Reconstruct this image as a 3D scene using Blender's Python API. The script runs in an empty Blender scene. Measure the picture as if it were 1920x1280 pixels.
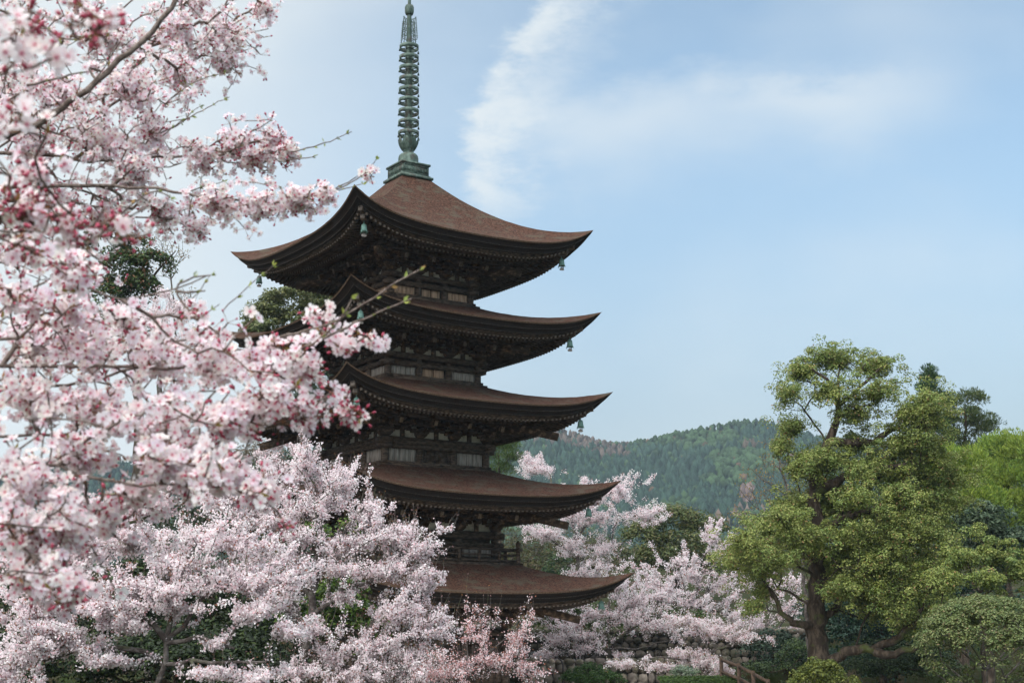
import bpy, math, numpy as np
from mathutils import Vector, Matrix
R = math.radians
rng = np.random.default_rng(11)
scn = bpy.context.scene
COL = scn.collection

# ------------------------------------------------------------------ camera
F_PX, PITCH, ROLL, EYE = 2700.0, 0.2068, 0.0085, 3.1
cam = bpy.data.cameras.new("camera"); cam_ob = bpy.data.objects.new("camera", cam); COL.objects.link(cam_ob)
cam.sensor_width = 36.0; cam.lens = F_PX / 1920 * 36.0; cam.clip_start = 0.05; cam.clip_end = 9000
r0 = Vector((1, 0, 0)); u0 = Vector((0, -math.sin(PITCH), math.cos(PITCH))); fw = Vector((0, math.cos(PITCH), math.sin(PITCH)))
rr = r0 * math.cos(ROLL) - u0 * math.sin(ROLL); uu = r0 * math.sin(ROLL) + u0 * math.cos(ROLL)
m3 = Matrix((rr, uu, -fw)).transposed(); m4 = m3.to_4x4(); m4.translation = (0, 0, EYE); cam_ob.matrix_world = m4
cam.dof.use_dof = True; cam.dof.focus_distance = 48.0; cam.dof.aperture_fstop = 8.0; cam.dof.aperture_blades = 7
scn.camera = cam_ob

def at(u, v, Y):
    """world point seen at photo pixel (u, v), Y metres ahead"""
    x, y = u - 960, 640 - v
    x, y = x * math.cos(ROLL) + y * math.sin(ROLL), -x * math.sin(ROLL) + y * math.cos(ROLL)
    d = np.array([x / F_PX, math.cos(PITCH) - y / F_PX * math.sin(PITCH), math.sin(PITCH) + y / F_PX * math.cos(PITCH)])
    d = d * (Y / d[1]); d[2] += EYE
    return d

# ------------------------------------------------------------------ world and sun
SUN_EL, SUN_AZ = 54, -148      # azimuth measured from +Y, clockwise: sun to the left, a little behind the camera
w = bpy.data.worlds.new("World"); scn.world = w; w.use_nodes = True
nt = w.node_tree; N = nt.nodes; L = nt.links; N.clear()
def nd(tree, typ, **kw):
    n = tree.nodes.new(typ)
    for k, v in kw.items(): setattr(n, k, v)
    return n
out = nd(nt, 'ShaderNodeOutputWorld'); bg = nd(nt, 'ShaderNodeBackground'); L.new(bg.outputs[0], out.inputs[0])
sky = nd(nt, 'ShaderNodeTexSky', sky_type='NISHITA', sun_disc=False)
sky.sun_elevation = R(SUN_EL); sky.sun_rotation = R(SUN_AZ); sky.air_density = 1.0; sky.dust_density = 0.6; sky.ozone_density = 1.6; sky.altitude = 0
bg.inputs['Strength'].default_value = 0.098
tc = nd(nt, 'ShaderNodeTexCoord')
sep = nd(nt, 'ShaderNodeSeparateXYZ'); L.new(tc.outputs['Generated'], sep.inputs[0])
def M_(op, a, b=None, c=None, tree=nt):
    n = nd(tree, 'ShaderNodeMath', operation=op)
    for i, x in enumerate((a, b, c)):
        if x is None: continue
        if isinstance(x, (int, float)): n.inputs[i].default_value = x
        else: tree.links.new(x, n.inputs[i])
    return n.outputs[0]
def SS(x, a, b, tree=nt):
    n = nd(tree, 'ShaderNodeMapRange', interpolation_type='SMOOTHSTEP'); tree.links.new(x, n.inputs[0])
    n.inputs[1].default_value = a; n.inputs[2].default_value = b
    return n.outputs[0]
ya = M_('MAXIMUM', sep.outputs['Y'], 0.05)
sx = M_('DIVIDE', sep.outputs['X'], ya); sz = M_('DIVIDE', sep.outputs['Z'], ya)      # bearing and height in the part of the sky ahead
cmb = nd(nt, 'ShaderNodeCombineXYZ'); L.new(sx, cmb.inputs[0]); L.new(sz, cmb.inputs[2])
def noise(vec, scale, detail, rough, sc=(1, 1, 1), tree=nt, rot=(0, 0, 0)):
    mp = nd(tree, 'ShaderNodeMapping'); mp.inputs['Scale'].default_value = sc; mp.inputs['Rotation'].default_value = rot
    tree.links.new(vec, mp.inputs[0])
    n = nd(tree, 'ShaderNodeTexNoise'); n.inputs['Scale'].default_value = scale; n.inputs['Detail'].default_value = detail; n.inputs['Roughness'].default_value = rough
    tree.links.new(mp.outputs[0], n.inputs['Vector'])
    return n.outputs[0]
n1 = noise(cmb.outputs[0], 11, 10, 0.66, (1, 1, 2.0))
n2 = noise(cmb.outputs[0], 30, 8, 0.62, (.8, 1, 1.6))
n3 = noise(cmb.outputs[0], 3.2, 4, 0.5, (0.7, 1, 1.5))
# a near-vertical puffy streak
edge = M_('SUBTRACT', M_('MULTIPLY', M_('POWER', M_('ABSOLUTE', M_('SUBTRACT', sz, 0.35)), 2.0), 4.0), 0.032)
ax = M_('ADD', M_('SUBTRACT', sx, edge), M_('MULTIPLY', M_('SUBTRACT', n2, 0.5), 0.075))
s1 = M_('MULTIPLY', SS(ax, -0.010, 0.012), M_('SUBTRACT', 1, SS(ax, 0.004, 0.095)))
s1 = M_('MULTIPLY', s1, SS(n1, 0.34, 0.60)); s1 = M_('MULTIPLY', s1, SS(sz, 0.285, 0.325))
# a broad flat veil to the right of it
az = M_('SUBTRACT', sz, M_('MULTIPLY_ADD', sx, 0.055, 0.388)); az = M_('ADD', az, M_('MULTIPLY', M_('SUBTRACT', n1, 0.5), 0.07))
s2 = M_('MULTIPLY', M_('SUBTRACT', 1, SS(az, -0.012, 0.026)), SS(M_('SUBTRACT', az, M_('MULTIPLY', sx, 0.17)), -0.125, -0.03))
s2 = M_('MULTIPLY', s2, M_('MULTIPLY', SS(sx, -0.03, 0.06), M_('SUBTRACT', 1, SS(sx, 0.22, 0.37))))
s2 = M_('MULTIPLY', s2, SS(n3, 0.20, 0.60))
s3 = M_('MULTIPLY', SS(n3, 0.42, 0.75), 0.35)
left = M_('MULTIPLY', M_('SUBTRACT', 1, SS(sx, -0.34, 0.08)), 0.85)          # thicker veil towards the sun's side
cl = M_('ADD', M_('ADD', M_('MULTIPLY', s1, 0.68), M_('MULTIPLY', s2, 0.62)), M_('ADD', s3, left))
cl = M_('MINIMUM', M_('ADD', cl, 0.06), 0.95)
hz_ = M_('MULTIPLY', M_('SUBTRACT', 1, SS(sz, 0.0, 0.40)), 0.90)                 # pale air low in the sky
hzm = nd(nt, 'ShaderNodeMix', data_type='RGBA'); L.new(hz_, hzm.inputs[0]); hzm.inputs[7].default_value = (1.72, 1.88, 2.22, 1)
mixc = nd(nt, 'ShaderNodeMix', data_type='RGBA'); L.new(cl, mixc.inputs[0]); mixc.inputs[7].default_value = (4.85, 5.2, 5.35, 1)
hsv = nd(nt, 'ShaderNodeMix', data_type='RGBA', blend_type='MULTIPLY'); hsv.inputs[0].default_value = 1; hsv.inputs[7].default_value = (1.32, 1.32, 1.15, 1)
L.new(sky.outputs[0], hsv.inputs[6]); L.new(hsv.outputs[2], hzm.inputs[6]); L.new(hzm.outputs[2], mixc.inputs[6]); 
ovh = nd(nt, 'ShaderNodeMix', data_type='RGBA'); L.new(M_('MULTIPLY', SS(sep.outputs['Z'], 0.48, 0.80), 0.85), ovh.inputs[0]); ovh.inputs[7].default_value = (11.5, 12.0, 12.3, 1)   # bright veil overhead, out of view, added to soften and fill the light
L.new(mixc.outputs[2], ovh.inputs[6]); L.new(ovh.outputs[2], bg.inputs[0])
SKY_MIX, SKY_HSV = mixc, hsv
sun = bpy.data.lights.new("sun", 'SUN'); sun.energy = 2.9; sun.angle = R(85); sun.color = (1, 0.955, 0.9)
so = bpy.data.objects.new("sun", sun); COL.objects.link(so)
sd = Vector((math.sin(R(SUN_AZ)) * math.cos(R(SUN_EL)), math.cos(R(SUN_AZ)) * math.cos(R(SUN_EL)), math.sin(R(SUN_EL))))
so.rotation_euler = (-sd).to_track_quat('-Z', 'Y').to_euler()
scn.view_settings.view_transform = 'Standard'; scn.view_settings.look = 'None'; scn.view_settings.gamma = 1; scn.view_settings.exposure = 0.78
cy = scn.cycles; cy.use_denoising = True; cy.max_bounces = 5; cy.diffuse_bounces = 4; cy.glossy_bounces = 2; cy.transmission_bounces = 3; cy.volume_bounces = 0
cy.transparent_max_bounces = 4; cy.use_adaptive_sampling = True; cy.adaptive_threshold = 0.02; cy.caustics_reflective = False; cy.caustics_refractive = False

# ------------------------------------------------------------------ mesh helpers
class MB:
    """collects geometry with a material index and a colour per face; build() links it as ONE mesh object"""
    def __init__(s): s.v = []; s.f = {3: [], 4: []}; s.m = {3: [], 4: []}; s.c = {3: [], 4: []}; s.n = 0
    def add(s, v, f, mat=0, col=(1, 1, 1)):
        v = np.asarray(v, float).reshape(-1, 3); f = np.asarray(f, int); k = f.shape[1]
        s.v.append(v); s.f[k].append(f + s.n); s.n += len(v)
        s.m[k].append(np.full(len(f), mat, int) if np.ndim(mat) == 0 else np.asarray(mat))
        c = np.asarray(col, float); s.c[k].append(np.tile(c, (len(f), 1)) if c.ndim == 1 else c)
    def mesh(s, name, mats, smooth=False):
        me = bpy.data.meshes.new(name)
        v = np.concatenate(s.v); q = [k for k in (3, 4) if s.f[k]]
        F = {k: np.concatenate(s.f[k]) for k in q}
        loops = np.concatenate([F[k].ravel() for k in q]); tot = np.concatenate([np.full(len(F[k]), k) for k in q])
        start = np.concatenate([[0], np.cumsum(tot)[:-1]])
        me.vertices.add(len(v)); me.vertices.foreach_set('co', v.ravel().astype(np.float32))
        me.loops.add(len(loops)); me.loops.foreach_set('vertex_index', loops.astype(np.int32))
        me.polygons.add(len(tot)); me.polygons.foreach_set('loop_start', start.astype(np.int32)); me.polygons.foreach_set('loop_total', tot.astype(np.int32))
        for m in (mats if isinstance(mats, (list, tuple)) else [mats]): me.materials.append(m)
        me.polygons.foreach_set('material_index', np.concatenate([np.concatenate(s.m[k]) for k in q]).astype(np.int32))
        if smooth: me.polygons.foreach_set('use_smooth', np.ones(len(tot), bool))
        a = me.attributes.new('Col', 'FLOAT_COLOR', 'FACE'); c = np.concatenate([np.concatenate(s.c[k]) for k in q])
        a.data.foreach_set('color', np.concatenate([c, np.ones((len(c), 1))], 1).ravel().astype(np.float32))
        me.update(calc_edges=True); me.validate()
        return me
    def build(s, name, mats, parent=None, smooth=False, loc=None):
        o = bpy.data.objects.new(name, s.mesh(name, mats, smooth)); COL.objects.link(o)
        if parent is not None: o.parent = parent
        if loc is not None: o.location = loc
        return o
    def box(s, a, b, mat=0, T=None, end_mat=None, end_axis=1):
        (x0, y0, z0), (x1, y1, z1) = a, b
        v = np.array([[x, y, z] for x in (x0, x1) for y in (y0, y1) for z in (z0, z1)], float)
        if T is not None: v = T(v)
        f = [[0, 1, 3, 2], [4, 6, 7, 5], [0, 4, 5, 1], [2, 3, 7, 6], [0, 2, 6, 4], [1, 5, 7, 3]]
        m = np.full(6, mat)
        if end_mat is not None: m[{0: (0, 1), 1: (2, 3), 2: (4, 5)}[end_axis][0]] = end_mat
        s.add(v, f, m)
    def bar(s, p, q, wd, ht, mat=0, T=None, end_mat=None):
        """a rectangular beam from p to q; its end at q may take another material"""
        p = np.array(p, float); q = np.array(q, float); d = (q - p) / np.linalg.norm(q - p)
        sd_ = np.cross(d, [0, 0, 1.]); sd_ /= max(np.linalg.norm(sd_), 1e-9); up = np.cross(sd_, d)
        v = [e + sd_ * wd * i / 2 + up * ht * j / 2 for e in (p, q) for i, j in ((-1, -1), (1, -1), (1, 1), (-1, 1))]
        v = np.array(v)
        if T is not None: v = T(v)
        s.add(v, [[0, 1, 5, 4], [1, 2, 6, 5], [2, 3, 7, 6], [3, 0, 4, 7], [3, 2, 1, 0], [4, 5, 6, 7]], [mat] * 5 + [mat if end_mat is None else end_mat])
    def lathe(s, prof, n=20, mat=0, c=(0, 0, 0), T=None):
        a = np.arange(n) / n * 2 * np.pi
        v = np.array([[c[0] + r * math.cos(t), c[1] + r * math.sin(t), c[2] + z] for r, z in prof for t in a])
        if T is not None: v = T(v)
        f = [[i * n + j, i * n + (j + 1) % n, (i + 1) * n + (j + 1) % n, (i + 1) * n + j] for i in range(len(prof) - 1) for j in range(n)]
        s.add(v, f, mat)
    def tube(s, pts, rad, n=6, mat=0, col=(1, 1, 1), cap=True):
        pts = np.asarray(pts, float); k = len(pts); rad = np.broadcast_to(rad, (k,))
        d = np.gradient(pts, axis=0); d /= np.linalg.norm(d, axis=1)[:, None] + 1e-12
        ref = np.array([0.31, 0.9, 0.2]) if abs(d[0][2]) > .6 else np.array([0.1, 0.2, 1.])
        a = np.cross(d, ref); a /= np.linalg.norm(a, axis=1)[:, None] + 1e-12; b = np.cross(d, a)
        t = np.arange(n) / n * 2 * np.pi
        v = pts[:, None] + rad[:, None, None] * (a[:, None] * np.cos(t)[None, :, None] + b[:, None] * np.sin(t)[None, :, None])
        i = np.arange(k - 1)[:, None] * n; j = np.arange(n)[None]
        f = np.stack([i + j, i + (j + 1) % n, i + n + (j + 1) % n, i + n + j], -1).reshape(-1, 4)
        s.add(v.reshape(-1, 3), f, mat, col)
def empty(name, loc=(0, 0, 0), rz=0, parent=None):
    o = bpy.data.objects.new(name, None); COL.objects.link(o); o.location = loc; o.rotation_euler = (0, 0, rz)
    if parent is not None: o.parent = parent
    return o
def tag(o, label=None, cat=None, group=None, kind=None):
    for k, v in (('label', label), ('category', cat), ('group', group), ('kind', kind)):
        if v: o[k] = v
    return o

# ------------------------------------------------------------------ materials
def mat(name, col, rough=0.8, col2=None, scale=8, detail=6, stretch=(1, 1, 1), contrast=(0.35, 0.65), bump=0.0, bscale=None, trans=0.0, spec=0.3, attr=False, metal=0, col3=None, scale3=2.0, contrast3=(.5, .65), stretch3=(1, 1, 1), coords='Object', blotch=0.0):
    m = bpy.data.materials.new(name); m.use_nodes = True; t = m.node_tree; b = t.nodes['Principled BSDF']
    b.inputs['Roughness'].default_value = rough; b.inputs['Specular IOR Level'].default_value = spec; b.inputs['Metallic'].default_value = metal
    c_out = None
    tcn = nd(t, 'ShaderNodeTexCoord').outputs[coords]
    if attr:
        an = nd(t, 'ShaderNodeAttribute', attribute_name='Col'); c_out = an.outputs[0]
    if col2 is not None:
        n = noise(tcn, scale, detail, 0.6, stretch, t)
        mx = nd(t, 'ShaderNodeMix', data_type='RGBA'); t.links.new(SS(n, *contrast, tree=t), mx.inputs[0])
        mx.inputs[6].default_value = (*col, 1); mx.inputs[7].default_value = (*col2, 1); o_ = mx.outputs[2]
        if col3 is not None:
            n = noise(tcn, scale3, 5, 0.6, stretch3, t)
            mx = nd(t, 'ShaderNodeMix', data_type='RGBA'); t.links.new(SS(n, *contrast3, tree=t), mx.inputs[0])
            t.links.new(o_, mx.inputs[6]); mx.inputs[7].default_value = (*col3, 1); o_ = mx.outputs[2]
        if c_out is not None:
            mx = nd(t, 'ShaderNodeMix', data_type='RGBA', blend_type='MULTIPLY'); mx.inputs[0].default_value = 1
            t.links.new(c_out, mx.inputs[6]); t.links.new(o_, mx.inputs[7]); o_ = mx.outputs[2]
        c_out = o_
    if c_out is not None: t.links.new(c_out, b.inputs['Base Color'])
    else: b.inputs['Base Color'].default_value = (*col, 1)
    if bump:
        n = noise(tcn, bscale or scale * 2, 6, 0.65, stretch, t); bn = nd(t, 'ShaderNodeBump'); bn.inputs['Strength'].default_value = bump
        bn.inputs['Distance'].default_value = 0.03; t.links.new(n, bn.inputs['Height']); t.links.new(bn.outputs[0], b.inputs['Normal'])
    if trans:
        tr = nd(t, 'ShaderNodeBsdfTranslucent'); ms = nd(t, 'ShaderNodeMixShader'); ms.inputs[0].default_value = trans
        if c_out is not None: t.links.new(c_out, tr.inputs[0])
        else: tr.inputs[0].default_value = (*col, 1)
        t.links.new(b.outputs[0], ms.inputs[1]); t.links.new(tr.outputs[0], ms.inputs[2]); t.links.new(ms.outputs[0], t.nodes['Material Output'].inputs[0])
    return m
MAT = {
 'bark_roof': mat('cypress_bark_roof', (0.026, 0.0120, 0.0085), 0.95, (0.105, 0.055, 0.038), 15, 10, (1, 1, 1), (0.36, 0.68), 0.9, 22, spec=0.1, col3=(0.070, 0.058, 0.043), scale3=2.2, contrast3=(.47, .68), stretch3=(.8, .8, 2.0)),
 'bark_lip': mat('bark_eave_lip', (0.10, 0.060, 0.042), 0.95, (0.20, 0.14, 0.10), 22, spec=0.1),
 'bark_edge': mat('bark_eave_edge', (0.011, 0.008, 0.007), 0.9, (0.030, 0.021, 0.017), 18, 8, (1, 1, 6), bump=0.4, spec=0.15),
 'eave_line': mat('weathered_board', (0.035, 0.028, 0.024), 0.9, (0.15, 0.125, 0.11), 34, contrast=(.45,.75), spec=0.15),
 'wood': mat('dark_timber', (0.030, 0.020, 0.015), 0.75, (0.115, 0.080, 0.058), 5, 8, (1, 1, 3), bump=0.25, spec=0.3),
 'wood_end': mat('weathered_timber_end', (0.13, 0.105, 0.09), 0.9, (0.24, 0.20, 0.175), 14),
 'bracket': mat('bracket_timber', (0.060, 0.039, 0.027), 0.8, (0.28, 0.18, 0.115), 4.5, 7, (1, 1, 1.6), (0.48, 0.74), bump=0.3, spec=0.25),
 'tail_end': mat('pale_timber_end', (0.30, 0.24, 0.18), 0.9, (0.18, 0.13, 0.10), 12),
 'plank_warm': mat('warm_weathered_plank', (0.50, 0.33, 0.23), 0.85, (0.20, 0.125, 0.085), 3.2, 8, (6, 6, 0.5), (0.42, 0.72), bump=0.2),
 'plank_grey': mat('grey_weathered_plank', (0.38, 0.335, 0.30), 0.85, (0.12, 0.098, 0.085), 3.2, 8, (6, 6, 0.5), (0.42, 0.72), bump=0.2),
 'plaster': mat('aged_plaster', (0.55, 0.52, 0.46), 0.9, (0.30, 0.27, 0.23), 4, contrast=(.45, .75)),
 'bronze': mat('verdigris_bronze', (0.045, 0.075, 0.062), 0.65, (0.125, 0.175, 0.15), 7, 8, (1, 1, .5), (0.4, 0.68), bump=0.2, metal=0.15, col3=(0.060, 0.058, 0.050), scale3=3.0),
 'bronze_bell': mat('bell_verdigris', (0.085, 0.16, 0.14), 0.7, (0.19, 0.33, 0.285), 9, metal=0.1),
 'bell_plate': mat('bell_plate', (0.30, 0.26, 0.24), 0.8, (0.16, 0.15, 0.14), 10),
 'bark_grey': mat('cherry_bark', (0.060, 0.048, 0.044), 0.9, (0.17, 0.155, 0.145), 9, 8, (1, 1, 1), (0.4, 0.7), bump=0.5, col3=(0.09, 0.10, 0.055), scale3=2.5),
 'twig': mat('twig_bark', (0.085, 0.060, 0.052), 0.85, (0.21, 0.17, 0.15), 60, bump=0.2),
 'camphor_bark': mat('camphor_bark', (0.030, 0.022, 0.016), 0.95, (0.095, 0.072, 0.054), 7, 9, (1, 1, .35), (0.42, 0.66), bump=1.0, bscale=14, col3=(0.055, 0.066, 0.020), scale3=1.2, contrast3=(.56, .66)),
 'petal': mat('blossom_petals', (1, 1, 1), 0.7, attr=True, trans=0.5, spec=0.15),
 'leaf': mat('leaves', (1, 1, 1), 0.6, attr=True, trans=0.25, spec=0.25),
 'needle': mat('conifer_foliage', (1, 1, 1), 0.75, attr=True, trans=0.15, spec=0.2),
 'far_foliage': mat('distant_foliage', (1, 1, 1), 0.9, (0.7, 0.7, 0.7), 0.9, attr=True, spec=0.05, coords='Object'),
 'stone': mat('field_stone', (0.12, 0.105, 0.09), 0.9, (0.28, 0.25, 0.215), 2.2, 8, bump=0.7, bscale=9, attr=True, col3=(0.10, 0.10, 0.07), scale3=1.0),
 'gap': mat('dark_stone_joint', (0.03, 0.027, 0.023), 1.0),
 'soil': mat('soil_and_moss', (0.030, 0.026, 0.015), 1.0, (0.026, 0.038, 0.014), 1.6, 10, bump=0.8, bscale=5, spec=0.05, col3=(0.055, 0.045, 0.032), scale3=0.5),
 'gravel': mat('pale_bounce_gravel', (0.30, 0.275, 0.24), 1.0, (0.42, 0.39, 0.345), 9, 10, bump=0.6, bscale=30, spec=0.05),
 'sign': mat('dark_sign_panel', (0.020, 0.017, 0.019), 0.5, (0.035, 0.028, 0.030), 6),
 'sign_face': mat('sign_text_panel', (0.05, 0.06, 0.065), 0.4, (0.12, 0.13, 0.13), 30),
 'rail': mat('brown_timber_rail', (0.045, 0.028, 0.019), 0.85, (0.09, 0.06, 0.043), 8),
 'jacket': mat('blue_jacket', (0.03, 0.10, 0.32), 0.8, (0.04, 0.13, 0.38), 12),
 'dark_cloth': mat('dark_cloth', (0.015, 0.016, 0.022), 0.9, (0.03, 0.03, 0.04), 12),
 'skin': mat('skin', (0.45, 0.28, 0.20), 0.6, (0.40, 0.24, 0.17), 14),
 'hair': mat('black_hair', (0.012, 0.010, 0.009), 0.5, (0.02, 0.018, 0.016), 30),
}
# ------------------------------------------------------------------ pagoda
PC = np.array([-4.135, 55.56]); PROT = R(-10.338 + 45)
pag = tag(empty('pagoda', (PC[0], PC[1], 0), PROT), 'five-storey dark timber pagoda with curved brown bark roofs and a green bronze spire', 'pagoda')
def rot4(k):
    c, s_ = [(1, 0), (0, 1), (-1, 0), (0, -1)][k]
    def T(v):
        v = np.asarray(v, float); x, y = v[:, 0].copy(), v[:, 1].copy(); o = v.copy(); o[:, 0] = c * x - s_ * y; o[:, 1] = s_ * x + c * y; return o
    return T
#        tip half, roof top half, z top, z mid-eave, lift, wall half, z wall bottom, z top of upper beam
LV = [(5.287, 0.60, 21.42, 17.95, 0.94, 1.80, 16.00, 16.97),
      (5.476, 2.02, 16.00, 14.80, 0.80, 2.00, 12.84, 13.82),
      (5.728, 2.22, 12.84, 11.66, 0.80, 2.215, 9.55, 10.58),
      (5.904, 2.45, 9.55, 8.30, 0.78, 2.45, 5.98, 7.20),
      (6.188, 3.20, 5.98, 4.86, 0.80, 2.72, 0.90, 3.62)]
def lift_u(u): u = np.abs(u); return 0.35 * u ** 2.2 + 0.65 * u ** 5
for li, (s, w0, zt, zm, lf, wh, z0, zb) in enumerate(LV):
    bow = 0.16
    # --- roof surface
    mb = MB(); U = np.linspace(-1, 1, 61); V = np.linspace(0, 1, 22)
    def surf(u, v, dz=0.0):
        hx = w0 + (s - w0) * v
        y = -(hx - bow * (1 - u ** 2) * v)
        k = 0.70 if li == 0 else 0.34
        q = 1.75 if li == 0 else 1.8
        z = zt - (zt - zm) * (k * (1 - (1 - v) ** q) + (1 - k) * v) + lf * lift_u(u) * v ** 2.1
        return np.stack([u * hx, y, z + dz], -1)
    uu_, vv_ = np.meshgrid(U, V, indexing='ij')
    P = surf(uu_, vv_)
    P = P + np.where((vv_ > .05)[..., None], rng.normal(0, .004, P.shape), 0)
    i = np.arange(len(U) - 1)[:, None] * len(V); j = np.arange(len(V) - 1)[None]
    F = np.stack([i + j, i + j + 1, i + len(V) + j + 1, i + len(V) + j], -1).reshape(-1, 4)
    for k in range(4): mb.add(rot4(k)(P.reshape(-1, 3)), F)
    roof = mb.build('roof', MAT['bark_roof'], pag, smooth=True)
    # --- layered eave edge
    mb = MB()
    prof = [(0, 0.0, 1), (.03, -.055, 1), (.08, -.07, 2), (.25, -.20, 2), (.21, -.205, 3), (.215, -.225, 3), (.33, -.235, 2), (.43, -.36, 2), (.39, -.365, 3), (.395, -.385, 3), (.50, -.39, 2), (.55, -.50, 4), (.75, -.505, 4)]
    def eave(u, inset, dz, lk=1.0):
        inset = inset * (1 + .22 * np.abs(u) ** 6)
        return np.stack([u * (s - inset), -(s - inset - bow * (1 - u ** 2)), zm + lf * lift_u(u) * lk + dz], -1)
    ro = np.stack([eave(U, a, b, 1 - .12 * (a > .2)) for a, b, _ in prof], 1)
    n = len(prof); i = np.arange(len(U) - 1)[:, None] * n; j = np.arange(n - 1)[None]
    F = np.stack([i + j, i + j + 1, i + n + j + 1, i + n + j], -1).reshape(-1, 4)
    mi = np.tile([{1: 0, 2: 1, 3: 2, 4: 3}[prof[q + 1][2]] for q in range(n - 1)], len(U) - 1)
    for k in range(4): mb.add(rot4(k)(ro.reshape(-1, 3)), F, mi)
    mb.build('eave', [MAT['bark_lip'], MAT['bark_edge'], MAT['eave_line'], MAT['wood']], roof)
    # --- soffit boards and rafters
    e0 = s - .60; zs_e = zm - .47; SL = .24
    def sof(x, y):
        """height of the soffit at side-local (x, y<0)"""
        ay = np.maximum(np.abs(y), 1e-6); v = np.clip((ay - wh) / (e0 - wh), 0, 1.1); u = np.clip(x / ay, -1, 1)
        return zs_e + SL * (e0 - ay) + .88 * lf * lift_u(u) * v ** 1.6
    mb = MB(); Vs = np.linspace(0, 1, 10)
    uu_, vv_ = np.meshgrid(U, Vs, indexing='ij'); hh = (wh - .1) + (e0 + .1 - wh + .1) * vv_
    y = -(hh - bow * (1 - uu_ ** 2) * vv_); x = uu_ * hh
    P = np.stack([x, y, sof(x, y)], -1); n = len(Vs)
    i = np.arange(len(U) - 1)[:, None] * n; j = np.arange(n - 1)[None]
    F = np.stack([i + j, i + j + 1, i + n + j + 1, i + n + j], -1).reshape(-1, 4)
    for k in range(4): mb.add(rot4(k)(P.reshape(-1, 3)), F)
    mb.build('soffit', MAT['wood'], roof)
    mb = MB(); e1 = s - 1.55
    sp = .185
    nx = int(e0 / sp)
    for q in range(-nx, nx + 1):
        x = q * sp
        yo = e0 + .03 - bow * (1 - (x / e0) ** 2)
        for (o, i_, drop, ht) in ((yo, max(e1 - .1, abs(x) + .05), .055, .10), (e1 - .12 * (1 - (x / e1) ** 2) if abs(x) < e1 else 0, max(wh - .15, abs(x) + .05), .175, .12)):
            if o - i_ < .12: continue
            a, b = np.array([x, -i_, sof(x, -i_) - drop]), np.array([x, -o, sof(x, -o) - drop])
            md = (a + b) / 2; md[2] = sof(x, md[1]) - drop
            for k in range(4):
                T = rot4(k); mb.bar(a, md, .088, ht, 0, T); mb.bar(md, b, .088, ht, 0, T, 1)
    rf = mb.build('rafter', [MAT['wood'], MAT['wood_end']], roof); rf['kind'] = 'stuff'
    # intermediate eave beam carrying the flying rafters, and the outer purlin
    for inn, dz, ht, pn in ((e1 + .02, -.10, .07, 'eave_beam'), (wh + 1.05, -.30, .17, 'purlin')):
        mb = MB()
        p2 = np.stack([eave_pt for eave_pt in [np.array([u * inn, -inn + .04 * (1 - u * u), sof(u * inn, -inn) + dz]) for u in np.linspace(-1, 1, 25)]])
        for k in range(4):
            for a, b in zip(p2[:-1], p2[1:]): mb.bar(a, b, .13, ht, 0, rot4(k))
        mb.build(pn, MAT['wood'], roof)
    for k in range(4):                                   # corner (hip) beams with a weathered end
        mb = MB(); T = rot4(k)
        t_ = np.linspace(wh - .1, s - .75, 9); pts = np.array([[a, -a, sof(a, -a) - .20] for a in t_])
        for a, b in zip(pts[:-1], pts[1:]): mb.bar(a, b, .17, .24, 0, T, 1)
        a = s - .55; pts2 = [np.array([q, -q, sof(q, -q) - .06]) for q in (s - 1.5, s - .9, a)]
        for a, b in zip(pts2[:-1], pts2[1:]): mb.bar(a, b, .16, .20, 0, T, 1)
        mb.build('corner_beam', [MAT['wood'], MAT['wood_end']], roof)
    # --- storey
    mb = MB(); top = sof(0, -wh) + .3
    mb.box((-wh + .12, -wh + .12, z0 - .6), (wh - .12, wh - .12, top), 0)
    st = mb.build('storey', MAT['wood'], pag)
    H = zb - z0
    bw = .22 if li > 1 else .18
    z_b1 = zb - bw; z_b2 = zb - bw - .10 - .20          # bottoms of upper and lower beams
    if li in (2, 3): z_b1, z_b2 = zb - .24, zb - .24 - .13 - (.02 if li == 2 else .18)
    zsill = z0 + (.16 if li < 3 else .32)
    pr = .135 if li < 2 else .15
    for k in range(4):
        for fx in (-1, -1 / 3, 1 / 3): mb = MB(); mb.lathe([(pr, z0 - .3), (pr, zb)], 12, 0, (fx * wh, -wh, 0), rot4(k)); mb.build('pillar', MAT['wood'], st)
    mb = MB()
    for k in range(4):
        T = rot4(k)
        e = .003 * (k % 2)
        mb.box((-wh - .34, -wh - .20, z_b1 + e), (wh + .34, -wh + .14, zb - .02 + e), 0, T)
        mb.box((-wh - .30, -wh - .17, z_b2 + e), (wh + .30, -wh + .14, z_b2 + .17 + e), 0, T)
        mb.box((-wh - .16, -wh - .16, zsill - .11 + e), (wh + .16, -wh + .14, zsill + e), 0, T)
        mb.box((-wh - .28, -wh - .28, z0 - .14 + e), (wh + .28, -wh + .14, z0 + .04 + e), 0, T)
        mb.box((-wh - .08, -wh - .06, zb - .02 + e), (wh + .08, -wh + .14, zb + .05 + e), 0, T)
        mb.box((-wh + .05, -wh - .03, z0 + .04 + e), (wh - .05, -wh + .13, zsill - .11 + e), 0, T)
    mb.build('beam', MAT['wood'], st)
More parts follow.
